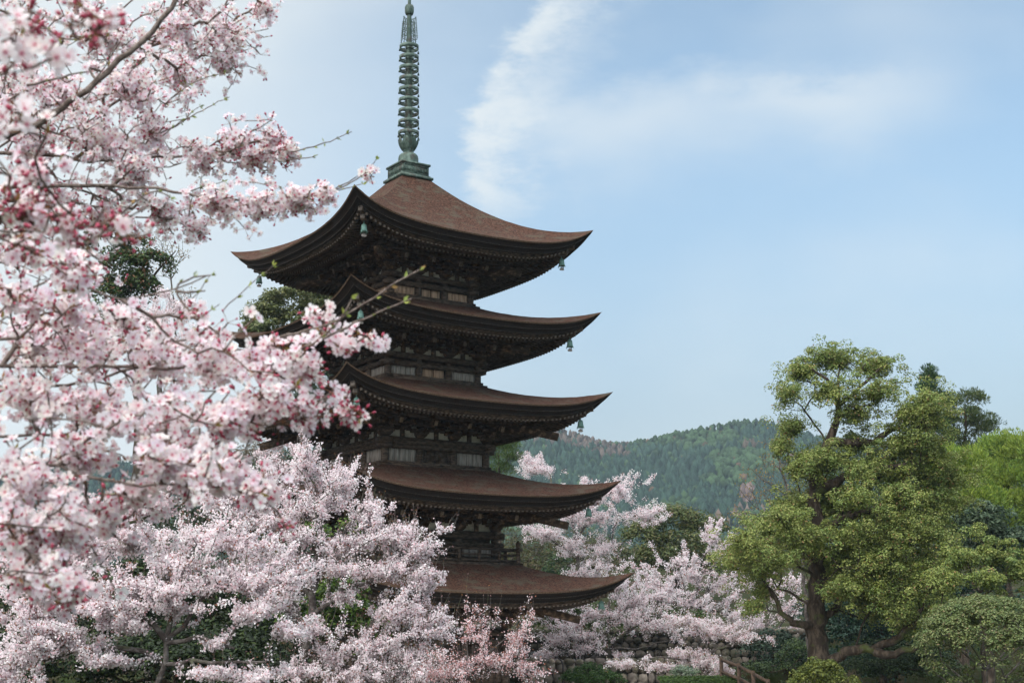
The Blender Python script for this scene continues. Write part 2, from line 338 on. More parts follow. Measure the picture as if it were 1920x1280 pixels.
    for k in range(4):
        T = rot4(k)
        for b in range(3):
            x0, x1 = -wh + b * 2 * wh / 3 + pr + .02, -wh + (b + 1) * 2 * wh / 3 - pr - .02
            if b != 1:
                mb = MB(); np_ = 5
                for q in range(np_):
                    a = x0 + (x1 - x0) * q / np_
                    mb.box((a + .006, -wh - .02 - .012 * ((q * 7 + b) % 3), zsill), (a + (x1 - x0) / np_ - .006, -wh + .13, z_b2 - .002), 0, T)
                mb.build('plank_panel', MAT['plank_warm'] if li == 0 else MAT['plank_grey'] if li < 4 else MAT['wood'], st)
            else:
                mb = MB()
                xm = (x0 + x1) / 2
                pw = .09 if li > 1 else 0.05
                if li > 1:
                    for a, c_ in ((x0, x0 + pw), (x1 - pw, x1), (xm - .03, xm + .03)): mb.box((a, -wh - .05, zsill), (c_, -wh + .13, z_b2 - .002), 0, T)
                for a, c_ in ((x0 + pw, xm - .03), (xm + .03, x1 - pw)):
                    mb.box((a, -wh + .01, zsill), (c_, -wh + .13, z_b2 - .002), 1, T)
                    if li > 1:
                        for zf in (.02, .5, .9):
                            zz = zsill + (z_b2 - zsill) * zf; mb.box((a, -wh - .012, zz), (c_, -wh + .05, zz + .06), 0, T)
                mb.build('door', [MAT['wood'], MAT['plank_warm'] if li < 2 else MAT['wood']], st)
        mb = MB()
        mb.box((-wh + .1, -wh + .04, zb + .05), (wh - .1, -wh + .13, zb + .55), 0, T)
        mb.build('plaster_panel', MAT['plaster'], st)
    # --- brackets: bearing block, three stepped tiers of arms and small blocks, and a tail rafter
    z_soff = lambda out: sof(0, -(wh + out)) - .30
    dz_ = min(.36, (z_soff(1.05) - (zb + .05)) / 3.0)
    def block(mb, x, y, z, a, h, T):
        v = np.array([[x + i * a * k_, y + j * a * k_, z + h * t] for t, k_ in ((0, .62), (.45, 1), (1, 1)) for i, j in ((-1, -1), (1, -1), (1, 1), (-1, 1))])
        f = [[b * 4 + q, b * 4 + (q + 1) % 4, b * 4 + 4 + (q + 1) % 4, b * 4 + 4 + q] for b in range(2) for q in range(4)] + [[3, 2, 1, 0], [8, 9, 10, 11]]
        mb.add(T(v), f, 0)
    def arm(mb, p, q, wd, ht, T):
        """a bracket arm with rounded-up ends"""
        p, q = np.array(p, float), np.array(q, float); d = q - p
        mb.bar(p + d * .16, q - d * .16, wd, ht, 0, T); up = np.array([0, 0, ht * .22])
        mb.bar(p + up, p + d * .17 + up, wd, ht * .56, 0, T); mb.bar(q - d * .17 + up, q + up, wd, ht * .56, 0, T)
    def cluster(mb, x, T, corner=False):
        y0 = -wh; z = zb + .05; bh = min(.20, dz_ * .75)
        block(mb, x, y0 - .02, z, .21, bh * 1.25, T); z += bh * 1.1
        for t in range(1, 4):
            out = .36 * (t - 1)
            ly = y0 - out; zz = z + (t - 1) * dz_ * .82
            L_ = .52 + .04 * t
            arm(mb, (x - L_, ly - .02, zz + .07), (x + L_, ly - .02, zz + .07), .13, .16, T)
            for o in (-L_ + .08, 0, L_ - .08): block(mb, x + o, ly - .02, zz + .155, .105, .12, T)
            arm(mb, (x, y0 + .1, zz + .075), (x, ly - .46, zz + .075), .13, .16, T)
            block(mb, x, ly - .38, zz + .155, .105, .12, T)
        # tail rafter with a pale end
        zo = zb + .05 + 2.2 * dz_
        mb.bar((x, y0 + .1, zo + .38), (x, y0 - (1.5 if li > 2 else 1.2), zo - .10), .15, .20, 0, T, 1 if li > 1 else 2)
    for k in range(4):
        T = rot4(k)
        for fx in (-1 / 3, 1 / 3):
            mb = MB(); cluster(mb, fx * wh, T); mb.build('bracket', [MAT['bracket'], MAT['tail_end'], MAT['wood_end']], st)
        mb = MB()
        cluster(mb, -wh, T)
        T2 = rot4((k + 3) % 4); cluster(mb, wh, T2)
        zo = zb + .05 + 2.2 * dz_                      # the diagonal tail rafter of the corner
        c_ = -wh
        lo = 2.0 if li > 1 else 1.45
        mb.bar((c_ + .1, c_ + .1, zo + .40), (c_ - lo, c_ - lo, zo + .40 - .38 * lo), .18, .28, 0, T)
        mb.bar((c_ + .1, c_ + .1, zo + .05), (c_ - 1.05, c_ - 1.05, zo - .16), .16, .2, 0, T)
        mb.build('corner_bracket', [MAT['bracket'], MAT['tail_end'], MAT['wood_end']], st)
        # intermediate strut with its small block in each bay
        mb = MB()
        for b in range(3):
            x = -wh + (b + .5) * 2 * wh / 3
            mb.box((x - .09, -wh - .02, zb + .05), (x + .09, -wh + .05, zb + .32), 0, T); block(mb, x, -wh - .02, zb + .32, .15, .15, T)
            mb.box((x - .45, -wh - .06, zb + .47), (x + .45, -wh + .05, zb + .60), 0, T)
        mb.box((-wh - .3, -wh - .03, zb + .55), (wh + .3, -wh + .06, zb + .72), 0, T)
        mb.box((-wh - .75, -wh - .42, zb + .40 + dz_ * .5), (wh + .75, -wh - .30, zb + .52 + dz_ * .5), 0, T)
        mb.box((-wh - 1.1, -wh - .78, zb + .40 + dz_ * 1.3), (wh + 1.1, -wh - .66, zb + .52 + dz_ * 1.3), 0, T)
        mb.build('tie_beam', MAT['bracket'], st)
    if li == 3:      # the balcony above the lowest roof
        hb = 3.12; mb = MB()
        for k in range(4):
            T = rot4(k); e = .003 * (k % 2)
            mb.box((-hb - .1, -hb - .1, 5.90 + e), (hb + .1, -wh, 6.06 + e), 0, T)
            mb.box((-hb - .02, -hb - .02, 5.72 + e), (hb + .02, -wh, 5.898 + e), 0, T)
        bal = mb.build('balcony', MAT['wood'], pag)
        for k in range(4):
            T = rot4(k); mb = MB()
            for zz, ht in ((6.14, .09), (6.36, .06), (6.56, .08)): mb.bar((-hb - (.16 if zz > 6.5 else 0), -hb + .03, zz + .002 * (k % 2)), (hb + (.16 if zz > 6.5 else 0), -hb + .03, zz + .002 * (k % 2)), .08, ht, 0, T)
            for x in np.linspace(-hb, hb, 8)[1:-1]: mb.box((x - .05, -hb - .02, 6.06), (x + .05, -hb + .08, 6.53), 0, T)
            mb.lathe([(.085, 6.06), (.085, 6.74), (.11, 6.76), (.09, 6.80), (.03, 6.90), (0, 6.91)], 10, 0, (-hb + .03, -hb + .03, 0), T)
            mb.build('railing', MAT['wood'], bal)
mb = MB(); mb.box((-3.6, -3.6, -.3), (3.6, 3.6, .9)); mb.build('stone_base', MAT['stone'], pag)

# --- spire
mb = MB(); mb.lathe([(.15, 21.5), (.145, 24.6), (.125, 26.4), (.10, 28.3), (.07, 29.0), (.06, 30.3), (0, 30.31)], 14)
sp_ = mb.build('spire', MAT['bronze'], pag, smooth=True)
mb = MB()
def sq(mb, h, za, zb_): mb.box((-h, -h, za), (h, h, zb_))
sq(mb, .74, 21.36, 21.46); sq(mb, .66, 21.46, 21.52); sq(mb, .60, 21.52, 21.94); sq(mb, .66, 21.94, 22.02)
for k in range(4):
    T = rot4(k)
    for x0, x1 in ((-.57, -.03), (.03, .57)):
        for a, b, c_, d in ((x0, x1, 21.55, 21.58), (x0, x1, 21.87, 21.90), (x0, x0 + .03, 21.58, 21.87), (x1 - .03, x1, 21.58, 21.87)): mb.box((a, -.625, c_), (b, -.598, d), 0, T)
        for q in range(3): mb.lathe([(.0, 0), (.055, .006), (.03, .02), (0, .022)], 8, 0, (0, 0, 0), lambda v, T=T, x=x0 + .12 + q * .15: T(np.stack([v[:, 0] + x, -.60 - v[:, 2], v[:, 1] * 1.6 + 21.725], -1)))
mb.build('dew_basin', MAT['bronze'], sp_)
mb = MB(); mb.lathe([(.41, 22.02), (.41, 22.34), (.385, 22.45), (.31, 22.53), (.20, 22.56), (.2, 22.66), (.24, 22.68)], 28); mb.build('inverted_bowl', MAT['bronze'], sp_, smooth=True)
mb = MB()
for q in range(8):
    a = q * math.pi / 4; pr_ = []
    for t in np.linspace(0, 1, 7):
        rad = .17 + .25 * math.sin(t * 1.7) ** .8; z = 22.62 + .58 * t; wdt = .17 * math.sin(.35 + 2.5 * t) ** .7 + .01
        for sgn in (-1, 0, 1): 
            aa = a + sgn * wdt / max(rad, .1) * .9; pr_.append([(rad + (.0 if sgn else .02)) * math.cos(aa), (rad + (.0 if sgn else .02)) * math.sin(aa), z])
    mb.add(pr_, [[r_ * 3 + c_, r_ * 3 + c_ + 1, r_ * 3 + c_ + 4, r_ * 3 + c_ + 3] for r_ in range(6) for c_ in range(2)])
mb.lathe([(.18, 22.6), (.24, 22.68), (.2, 22.76)], 20)
mb.build('lotus_petals', MAT['bronze'], sp_, smooth=True)
for q in range(9):
    zc = 23.40 + q * .468; rad = .425 - .004 * q
    mb = MB(); mb.lathe([(rad - .02, -.075), (rad, -.075), (rad + .004, .085), (rad - .02, .085), (rad - .02, -.075)], 32, 0, (0, 0, zc))
    mb.lathe([(.145, -.05), (.15, 0), (.145, .05)], 14, 0, (0, 0, zc))
    for k in range(6):
        a = k * math.pi / 3 + .2; mb.bar((.13 * math.cos(a), .13 * math.sin(a), zc), (rad * math.cos(a), rad * math.sin(a), zc - .02), .022, .028)
    for k in range(4):
        a = k * math.pi / 2 - .15; mb.lathe([(0, -.10), (.045, -.11), (.035, -.03), (.012, 0), (.01, .03)], 8, 0, ((rad + .015) * math.cos(a), (rad + .015) * math.sin(a), zc - .10))
    mb.build('spire_ring', MAT['bronze'], sp_)
for q in range(4):           # openwork flame fins
    a = q * math.pi / 2 + .35; mb = MB(); ca, sa = math.cos(a), math.sin(a)
    pt = lambda r_, z: (r_ * 1.3 * ca, r_ * 1.3 * sa, z)
    mb.tube([pt(.10, 27.42), pt(.20, 27.42), pt(.32, 27.40)], .014, 5); mb.tube([pt(.10, 27.92), pt(.29, 27.92)], .014, 5); mb.tube([pt(.10, 28.36), pt(.25, 28.36)], .014, 5)
    mb.tube([pt(.32, 27.40), pt(.30, 27.9), pt(.25, 28.42)], .016, 5); mb.tube([pt(.20, 27.42), pt(.19, 27.9), pt(.17, 28.36)], .012, 5)
    for z in np.arange(27.45, 28.4, .075): rr_ = .32 - (z - 27.4) * .07; mb.tube([pt(rr_, z), pt(rr_ + .045, z + .04)], .012, 4)
    for z in (27.55, 27.78, 28.05, 28.26):
        for r_ in (.145, .245):
            t_ = np.linspace(0, 4.8, 9); mb.tube([pt(r_ + .04 * math.cos(x), z + .075 * math.sin(x)) for x in t_], .010, 4)
    mb.build('flame_fin', MAT['bronze'], sp_)
mb = MB(); mb.lathe([(.07, 28.58), (.15, 28.60), (.185, 28.70), (.19, 28.90), (.16, 29.0), (.07, 29.03)], 20); mb.build('jewel', MAT['bronze'], sp_, smooth=True)
mb = MB(); mb.lathe([(.06, 29.75), (.13, 29.85), (.14, 29.95), (.09, 30.12), (0, 30.3)], 16); mb.build('jewel', MAT['bronze'], sp_, smooth=True)

# --- wind bells: each hangs from a corner, so each is a thing of its own
def pw(x, y, z):
    c, s_ = math.cos(PROT), math.sin(PROT); return (PC[0] + c * x - s_ * y, PC[1] + s_ * x + c * y, z)
BELL = None
def bell(loc, label):
    global BELL
    if BELL is None:
        mb = MB(); mb.lathe([(.0, .0), (.07, -.005), (.105, -.04), (.12, -.12), (.135, -.26), (.165, -.34), (.15, -.335), (.12, -.25), (.09, -.06)], 16)
        mb.tube([(0, 0, -.02), (0, 0, .22)], .012, 5)
        t_ = np.linspace(0, 6.28, 9); mb.tube([(.03 * math.cos(x), 0, .02 + .03 * math.sin(x)) for x in t_], .010, 4)
        for q in range(4): a = q * 1.5708 + .78; mb.bar((.14 * math.cos(a), .14 * math.sin(a), -.28), (.175 * math.cos(a), .175 * math.sin(a), -.40), .04, .02)
        a_ = mb.mesh('wind_bell', MAT['bronze_bell'])
        mb = MB(); mb.tube([(0, 0, -.20), (0, 0, -.42)], .008, 4)
        n = 14; v = [[.115 * math.cos(x), y, -.47 + .075 * math.sin(x) - .03 * abs(math.cos(x))] for y in (-.008, .008) for x in np.linspace(0, 6.283, n, endpoint=False)] + [[0, -.008, -.47], [0, .008, -.47]]
        f = [[q, (q + 1) % n, n + (q + 1) % n, n + q] for q in range(n)]; mb.add(v, f, 0)
        mb.add(v, [[q, (q + 1) % n, 2 * n] for q in range(n)] + [[n + (q + 1) % n, n + q, 2 * n + 1] for q in range(n)], 0)
        b_ = mb.mesh('clapper_plate', MAT['bell_plate']); BELL = (a_, b_)
    o = bpy.data.objects.new('wind_bell', BELL[0]); COL.objects.link(o); o.location = loc; o.rotation_euler = (0, 0, 0.3); o.scale = (.84,) * 3
    c = bpy.data.objects.new('clapper_plate', BELL[1]); COL.objects.link(c); c.parent = o
    tag(o, label, 'wind bell', 'wind bells under the roof corners')
rn = ['topmost roof', 'second roof from the top', 'third roof from the top', 'fourth roof from the top', 'lowest roof']
for li, (s, w0, zt, zm, lf, wh, z0, zb) in enumerate(LV):
    q = s - .90; zc = zm - .47 + .24 * .4 + .88 * lf * .70 - .36
    for nm, (a, b) in {'near': (-1, -1), 'right': (1, -1), 'left': (-1, 1)}.items():
        if nm == 'left' and li > 0: continue
        if nm == 'near' and li > 2: continue
        bell(pw(a * q, b * q, zc), f'green bronze wind bell hanging under the {nm} corner of the {rn[li]}')
# ------------------------------------------------------------------ ground and hill
def sstep(x, a, b): t = np.clip((x - a) / (b - a), 0, 1); return t * t * (3 - 2 * t)
def vnoise(x, y, seed=0):
    """smooth value noise on arrays"""
    xi, yi = np.floor(x).astype(int), np.floor(y).astype(int); fx, fy = x - xi, y - yi
    fx, fy = fx * fx * (3 - 2 * fx), fy * fy * (3 - 2 * fy)
    h = lambda a, b: ((np.sin(a * 127.1 + b * 311.7 + seed * 74.7) * 43758.5453) % 1.0)
    return (h(xi, yi) * (1 - fx) + h(xi + 1, yi) * fx) * (1 - fy) + (h(xi, yi + 1) * (1 - fx) + h(xi + 1, yi + 1) * fx) * fy
def fbm(x, y, seed=0, o=4): return sum(vnoise(x * 2 ** k, y * 2 ** k, seed + k) * .5 ** (k + 1) for k in range(o))
HD = 900.0
RU = np.array([-400, 100, 420, 620, 820, 940, 990, 1040, 1090, 1140, 1185, 1230, 1290, 1340, 1390, 1430, 1490, 1560, 1650, 1760, 1860, 1930, 2100, 2500])
RV = np.array([880, 865, 850, 835, 824, 804, 798, 800, 814, 828, 826, 818, 805, 797, 787, 789, 806, 826, 836, 836, 832, 836, 850, 880]) + 7
RX = np.array([at(u, v, HD)[0] for u, v in zip(RU, RV)]); RZ = np.array([at(u, v, HD)[2] for u, v in zip(RU, RV)])
def ground_z(x, y):
    x, y = np.asarray(x, float), np.asarray(y, float)
    z = 1.5 * (1 - sstep(y, 5, 32))
    z = z + 1.15 * sstep(x, 5, 9) * sstep(y, 20, 34) * (1 - sstep(y, 56, 60))
    z = z + 2.0 * sstep(y, 60.1, 60.5) + 1.35 * sstep(y, 66.1, 66.5)
    z = z + 6.5 * sstep(y, 72, 125) + 6 * sstep(y, 125, 330)
    rz = np.interp(x, RX, RZ) - 15.8
    t = np.clip((y - 540) / (HD - 540), 0, 1); prof = .45 * t + .55 * t ** 1.5
    hill = rz * prof + (fbm(x / 90, y / 130, 3) - .47) * 30 * sstep(y, 560, 680) * (1 - sstep(y, 820, 895))
    hill = hill - np.clip(y - HD, 0, 400) * .12
    return z + hill + (fbm(x / 5, y / 5, 9, 3) - .44) * .30 * sstep(np.abs(y), 2, 10)
ys = np.concatenate([np.arange(-30, 56, 1.5), np.arange(56, 70, .2), np.arange(70, 140, 2), np.arange(140, 360, 8), np.arange(360, 1000, 14), [1060, 1150, 1250]])
xs = np.concatenate([[-1000, -900], np.arange(-800, -120, 20), np.arange(-120, -30, 4), np.arange(-30, 45, 1.2), np.arange(45, 130, 4), np.arange(130, 800, 20), [900, 1000]])
X, Y = np.meshgrid(xs, ys, indexing='ij'); Z = ground_z(X, Y)
n = len(ys); i = np.arange(len(xs) - 1)[:, None] * n; j = np.arange(n - 1)[None]
mb = MB(); mb.add(np.stack([X, Y, Z], -1).reshape(-1, 3), np.stack([i + j, i + n + j, i + n + j + 1, i + j + 1], -1).reshape(-1, 4))
tag(mb.build('ground', MAT['soil'], smooth=True), kind='structure')

# pale gravel sheet round the pagoda, unseen, added to bounce light under the eaves
gx, gy = np.meshgrid(np.linspace(-16, 12, 60), np.linspace(40, 59.8, 44), indexing='ij'); gz_ = .10 + .03 * fbm(gx, gy, 5) ; n = 44
i = np.arange(59)[:, None] * n; j = np.arange(43)[None]; mb = MB(); mb.add(np.stack([gx, gy, np.maximum(gz_, ground_z(gx, gy) + .03)], -1).reshape(-1, 3), np.stack([i + j, i + n + j, i + n + j + 1, i + j + 1], -1).reshape(-1, 4))
tag(mb.build('gravel_bounce', MAT['gravel'], smooth=True), kind='structure')

# the forest that covers the hill: one mass of several thousand far crowns
def forest():
    ns = 30000
    y = 300 + (HD + 20 - 300) * rng.random(ns) ** .62; uu_ = -150 + 2250 * rng.random(ns); x = (uu_ - 960) / F_PX * y
    ok = (uu_ > 880) | (rng.random(ns) < .40); x, y, uu_ = x[ok], y[ok], uu_[ok]
    z = ground_z(x, y); k = len(x)
    kindn = fbm(x / 60, y / 60, 21, 3); cedar = (kindn > .40) & (rng.random(k) < .8)
    ridge = sstep(y, HD - 40, HD - 10)
    h = np.where(cedar, rng.uniform(4.5, 8.0, k), rng.uniform(4.0, 6.0, k)) * (1 - .35 * ridge); r = np.where(cedar, h * rng.uniform(.26, .36, k), h * rng.uniform(.38, .5, k))
    prof_c = np.array([(0.03, 1.0), (.48, .74), (.86, .45), (1.0, .16), (.75, .0)]); prof_b = np.array([(.02, 1.0), (.62, .84), (1.0, .52), (.86, .2), (.4, .05)])
    ns_ = 7; a = np.arange(ns_) / ns_ * 2 * np.pi
    mixk = np.where(cedar, rng.random(k) * .7, 1)[:, None, None]; P = prof_c[None] * (1 - mixk) + prof_b[None] * mixk
    rr_ = P[:, :, 0:1] * r[:, None, None] * rng.uniform(.62, 1.25, (k, 5, ns_)); zz = P[:, :, 1:2] * h[:, None, None] + rng.normal(0, .05, (k, 5, ns_)) * h[:, None, None]
    ph = rng.uniform(0, 6.28, (k, 1, 1))
    V = np.stack([x[:, None, None] + rr_ * np.cos(a + ph), y[:, None, None] + rr_ * np.sin(a + ph), z[:, None, None] + zz], -1).reshape(-1, 3)
    i = np.arange(4)[:, None] * ns_; j = np.arange(ns_)[None]
    f = np.stack([i + j, i + ns_ + j, i + ns_ + (j + 1) % ns_, i + (j + 1) % ns_], -1).reshape(-1, 4)
    Fa = (np.arange(k)[:, None, None] * 5 * ns_ + f[None]).reshape(-1, 4)
    base = np.where(cedar[:, None], np.array([.032, .062, .046]), np.array([.048, .085, .040]))
    pick = rng.random(k)[:, None]
    base = np.where((pick > .97) & ~cedar[:, None], np.array([.13, .085, .055]), base)
    bare = (fbm(x / 55 + 7, y / 70, 31, 3) > .70)[:, None] & (pick > .6); base = np.where(bare, np.array([.12, .095, .075]), base)
    u_of = lambda a_: (a_ - 960) / F_PX
    rid = ((ridge > 0) & (np.abs(x / y - u_of(1085)) < .035) & (rng.random(k) < .8))[:, None]; base = np.where(rid, np.array([.125, .10, .085]), base)
    pk = ((np.hypot((x / y - u_of(1398)) / .006, (y - 735) / 14) < 1))[:, None]; base = np.where(pk, np.array([.17, .125, .115]), base)
    pk2 = ((np.hypot((x / y - u_of(1420)) / .035, (y - 640) / 75) < 1) & (rng.random(k) < .3))[:, None]; base = np.where(pk2, np.array([.17, .13, .105]), base)
    base = base * rng.uniform(.45, 1.2, (k, 1))
    c = np.repeat(base, 4 * ns_, 0)
    m = MB(); m.add(V, Fa, 0, c); o = m.build('hillside_forest', MAT['far_foliage']); o['kind'] = 'stuff'
forest()

# ------------------------------------------------------------------ air: pale haze round the whole scene
def haze():
    mb = MB(); mb.box((-1050, -60, -60), (1050, 1300, 175))
    m = bpy.data.materials.new('haze'); m.use_nodes = True; t = m.node_tree; t.nodes.remove(t.nodes['Principled BSDF'])
    v = nd(t, 'ShaderNodeVolumePrincipled'); v.inputs['Color'].default_value = (0.66, 0.84, 1.0, 1); v.inputs['Density'].default_value = 0.00016; v.inputs['Anisotropy'].default_value = 0.1
    t.links.new(v.outputs[0], t.nodes['Material Output'].inputs['Volume'])
    o = mb.build('haze', m); o['kind'] = 'stuff'
haze()
# ------------------------------------------------------------------ trees: skeleton, branches, leaves
def unit(v): return v / (np.linalg.norm(v, axis=-1, keepdims=True) + 1e-12)
def resample(p, step):
    p = np.asarray(p, float); d = np.linalg.norm(np.diff(p, axis=0), axis=1); s_ = np.concatenate([[0], np.cumsum(d)])
    n = max(2, int(s_[-1] / step) + 1); t = np.linspace(0, s_[-1], n)
    q = np.stack([np.interp(t, s_, p[:, k]) for k in range(3)], 1)
    for _ in range(3): q[1:-1] = .25 * q[:-2] + .5 * q[1:-1] + .25 * q[2:]
    return q
class Skel:
    def __init__(s): s.p = []; s.par = []; s.fr = []; s.ln = []
    def line(s, pts, r0, r1, step=.3, wob=.03):
        q = resample(pts, step); k = len(q); q[1:-1] += rng.normal(0, wob, (k - 2, 3))
        if s.p: P = np.array(s.p); par = int(np.argmin(np.linalg.norm(P - q[0], axis=1)))
        else: par = -1
        rad = np.linspace(1, 0, k) ** .8 * (r0 - r1) + r1
        s.ln.append((q, rad))
        for i in range(k): s.p.append(q[i]); s.par.append(par); s.fr.append(rad[i]); par = len(s.p) - 1
    def grow(s, pts, bf=.35, kink=.10, maxseg=.5, sag=0.0):
        """joins every point to the tree by the cheapest wire (length plus a share of the path to the root)"""
        pts = np.asarray(pts, float); n = len(pts); P = np.array(s.p); par = np.array(s.par)
        pl = np.zeros(len(P))
        for i in range(len(P)):
            if par[i] >= 0: pl[i] = pl[par[i]] + np.linalg.norm(P[i] - P[par[i]])
        best = np.full(n, 1e9); bp = np.zeros(n, int)
        for c in range(0, len(P), 400):
            D = np.linalg.norm(pts[:, None] - P[None, c:c + 400], axis=2) + bf * pl[None, c:c + 400]
            m = D.min(1); a = D.argmin(1) + c; u = m < best; best[u] = m[u]; bp[u] = a[u]
        done = np.zeros(n, bool); s.tips = []
        for _ in range(n):
            k = int(np.argmin(np.where(done, 1e9, best))); done[k] = True
            a, b = s.p[bp[k]], pts[k]; d = b - a; ln = np.linalg.norm(d); par_ = int(bp[k]); lp = best[k] if False else None
            ns = max(1, int(ln / maxseg) + 1)
            for q in range(1, ns + 1):
                t = q / ns; x = a + d * t
                if q < ns: x = x + rng.normal(0, kink * ln / ns, 3)
                x[2] += sag * ln * t * (1 - t)
                s.p.append(x); s.par.append(par_); s.fr.append(0); par_ = len(s.p) - 1
            s.tips.append(par_)
            base = pl[bp[k]] + ln if bp[k] < len(pl) else s._pl[bp[k]] + ln
            if not hasattr(s, '_pl'): s._pl = {}
            s._pl[par_] = base
            D = np.linalg.norm(pts - b, axis=1) + bf * base; u = (D < best) & ~done; best[u] = D[u]; bp[u] = par_
        return s
    def radii(s, rt=.006, e=.45):
        n = len(s.p); par = np.array(s.par); cnt = np.zeros(n); ch = np.zeros(n, int)
        for i in range(n):
            if par[i] >= 0: ch[par[i]] += 1
        for i in range(n - 1, -1, -1):
            if cnt[i] == 0: cnt[i] = 1
            if par[i] >= 0: cnt[par[i]] += cnt[i] if ch[i] or True else 0
        r = rt * cnt ** e
        fr = np.array(s.fr); return np.where(fr > 0, fr, r), cnt
    def mesh(s, mb, rt=.006, e=.45, mat=0, off=(0, 0, 0), rmin=.0):
        r, cnt = s.radii(rt, e); P = np.array(s.p) - np.asarray(off); par = np.array(s.par); fr = np.array(s.fr)
        idx = np.where((par >= 0) & (fr == 0))[0]
        for q, rad in s.ln:
            w_ = 1 + .13 * np.sin(np.arange(len(q)) * 1.7 + rng.random() * 6) * rng.random(len(q)); mb.tube(q - np.asarray(off), rad * w_, 12 if rad[0] > .1 else 8, mat)
        cap = np.where((fr[idx] == 0) & (fr[par[idx]] > 0), r[idx] * 1.25, np.minimum(r[par[idx]], r[idx] * 1.35))
        a, b, ra, rb = P[par[idx]], P[idx], cap, r[idx]
        big = rb > .04
        for sel, n in ((big, 10), (~big & (rb > .012), 5), (~big & (rb <= .012), 3)):
            if sel.sum(): frusta(mb, a[sel], b[sel], ra[sel], rb[sel], n, mat)
def frusta(mb, a, b, ra, rb, n, mat=0, col=(1, 1, 1)):
    d = unit(b - a); ref = np.where(np.abs(d[:, 2:3]) > .8, np.array([[1., 0, 0]]), np.array([[0, 0, 1.]]))
    x = unit(np.cross(d, ref)); y = np.cross(d, x); t = np.arange(n) / n * 2 * np.pi
    ring = x[:, None] * np.cos(t)[None, :, None] + y[:, None] * np.sin(t)[None, :, None]
    b = b + d * rb[:, None] * .35
    v = np.stack([a[:, None] + ring * ra[:, None, None], b[:, None] + ring * rb[:, None, None]], 1).reshape(-1, 3)
    j = np.arange(n); f = np.stack([j, (j + 1) % n, n + (j + 1) % n, n + j], -1)
    mb.add(v, (np.arange(len(a))[:, None, None] * 2 * n + f[None]).reshape(-1, 4), mat, col)
def rand_dir(n): return unit(rng.normal(size=(n, 3)))
def leaves(mb, c, nrm, ln, wd, col, fold=.15, mat=0, along=None):
    """one folded rhombus per leaf"""
    n = len(c); nrm = unit(nrm); t = unit(np.cross(nrm, rand_dir(n))) if along is None else unit(along - nrm * (along * nrm).sum(1, keepdims=True)); b = np.cross(nrm, t)
    ln = np.broadcast_to(ln, (n,))[:, None]; wd = np.broadcast_to(wd, (n,))[:, None]
    v = np.stack([c - t * ln / 2, c + b * wd / 2 + nrm * wd * fold, c + t * ln / 2, c - b * wd / 2 + nrm * wd * fold], 1)
    mb.add(v.reshape(-1, 3), np.arange(n * 4).reshape(-1, 4), mat, col)
def flowers(mb, c, nrm, rad, col, cc, mat=0, cup=.35, notch=True):
    """five-petalled flowers with a small dark-pink centre"""
    n = len(c); nrm = unit(nrm); t = unit(np.cross(nrm, rand_dir(n))); b = np.cross(nrm, t); rad = np.broadcast_to(rad, (n,))
    for k in range(5):
        a = k * 2 * np.pi / 5
        dr = lambda x: t * math.cos(a + x) + b * math.sin(a + x)
        R_ = rad[:, None]
        v = np.stack([c + nrm * R_ * -.08, c + dr(-.52) * R_ * .72 + nrm * R_ * cup * .5, c + dr(0) * R_ + nrm * R_ * cup * .62, c + dr(.52) * R_ * .72 + nrm * R_ * cup * .5], 1)
        mb.add(v.reshape(-1, 3), np.arange(n * 4).reshape(-1, 4), mat, col)
    R_ = rad[:, None] * .20
    v = np.stack([c + t * R_ + nrm * R_ * .5, c + b * R_ + nrm * R_ * .5, c - t * R_ + nrm * R_ * .5, c - b * R_ + nrm * R_ * .5], 1)
    mb.add(v.reshape(-1, 3), np.arange(n * 4).reshape(-1, 4), mat, cc)
def pick(cols, p, n, jit=.12):
    c = np.array(cols)[rng.choice(len(cols), n, p=np.array(p) / sum(p))]
    return np.clip(c * rng.uniform(1 - jit, 1 + jit, (n, 1)), 0, .95)
def clump_pts(cl, shell=.0, upper=False, soft=False):
    out = []
    for u, v, Y, ru, rv, rd, n in cl:
        d = rand_dir(n)
        if upper: d[:, 2] = np.where(rng.random(n) < .75, np.abs(d[:, 2]), d[:, 2])
        r = (shell + (1 - shell) * rng.random(n)) ** (1 / 3)
        if soft: r = np.clip(np.abs(rng.normal(.25, .55, n)), .05, 1.5)
        p = d * r[:, None]; k = Y / F_PX
        out.append(at(u, v, Y) + p * np.array([ru * k, rd, rv * k]))
    return np.concatenate(out)
def px_line(l): return [at(*q) for q in l]
def root_of(name, label, cat, group, base):
    return tag(empty(name, tuple(base)), label, cat, group)
PALE = [(.93, .845, .875), (.91, .76, .80), (.80, .54, .60), (.34, .16, .12)]
PINK = [(.86, .70, .71), (.82, .57, .58), (.68, .36, .36), (.40, .17, .12)]

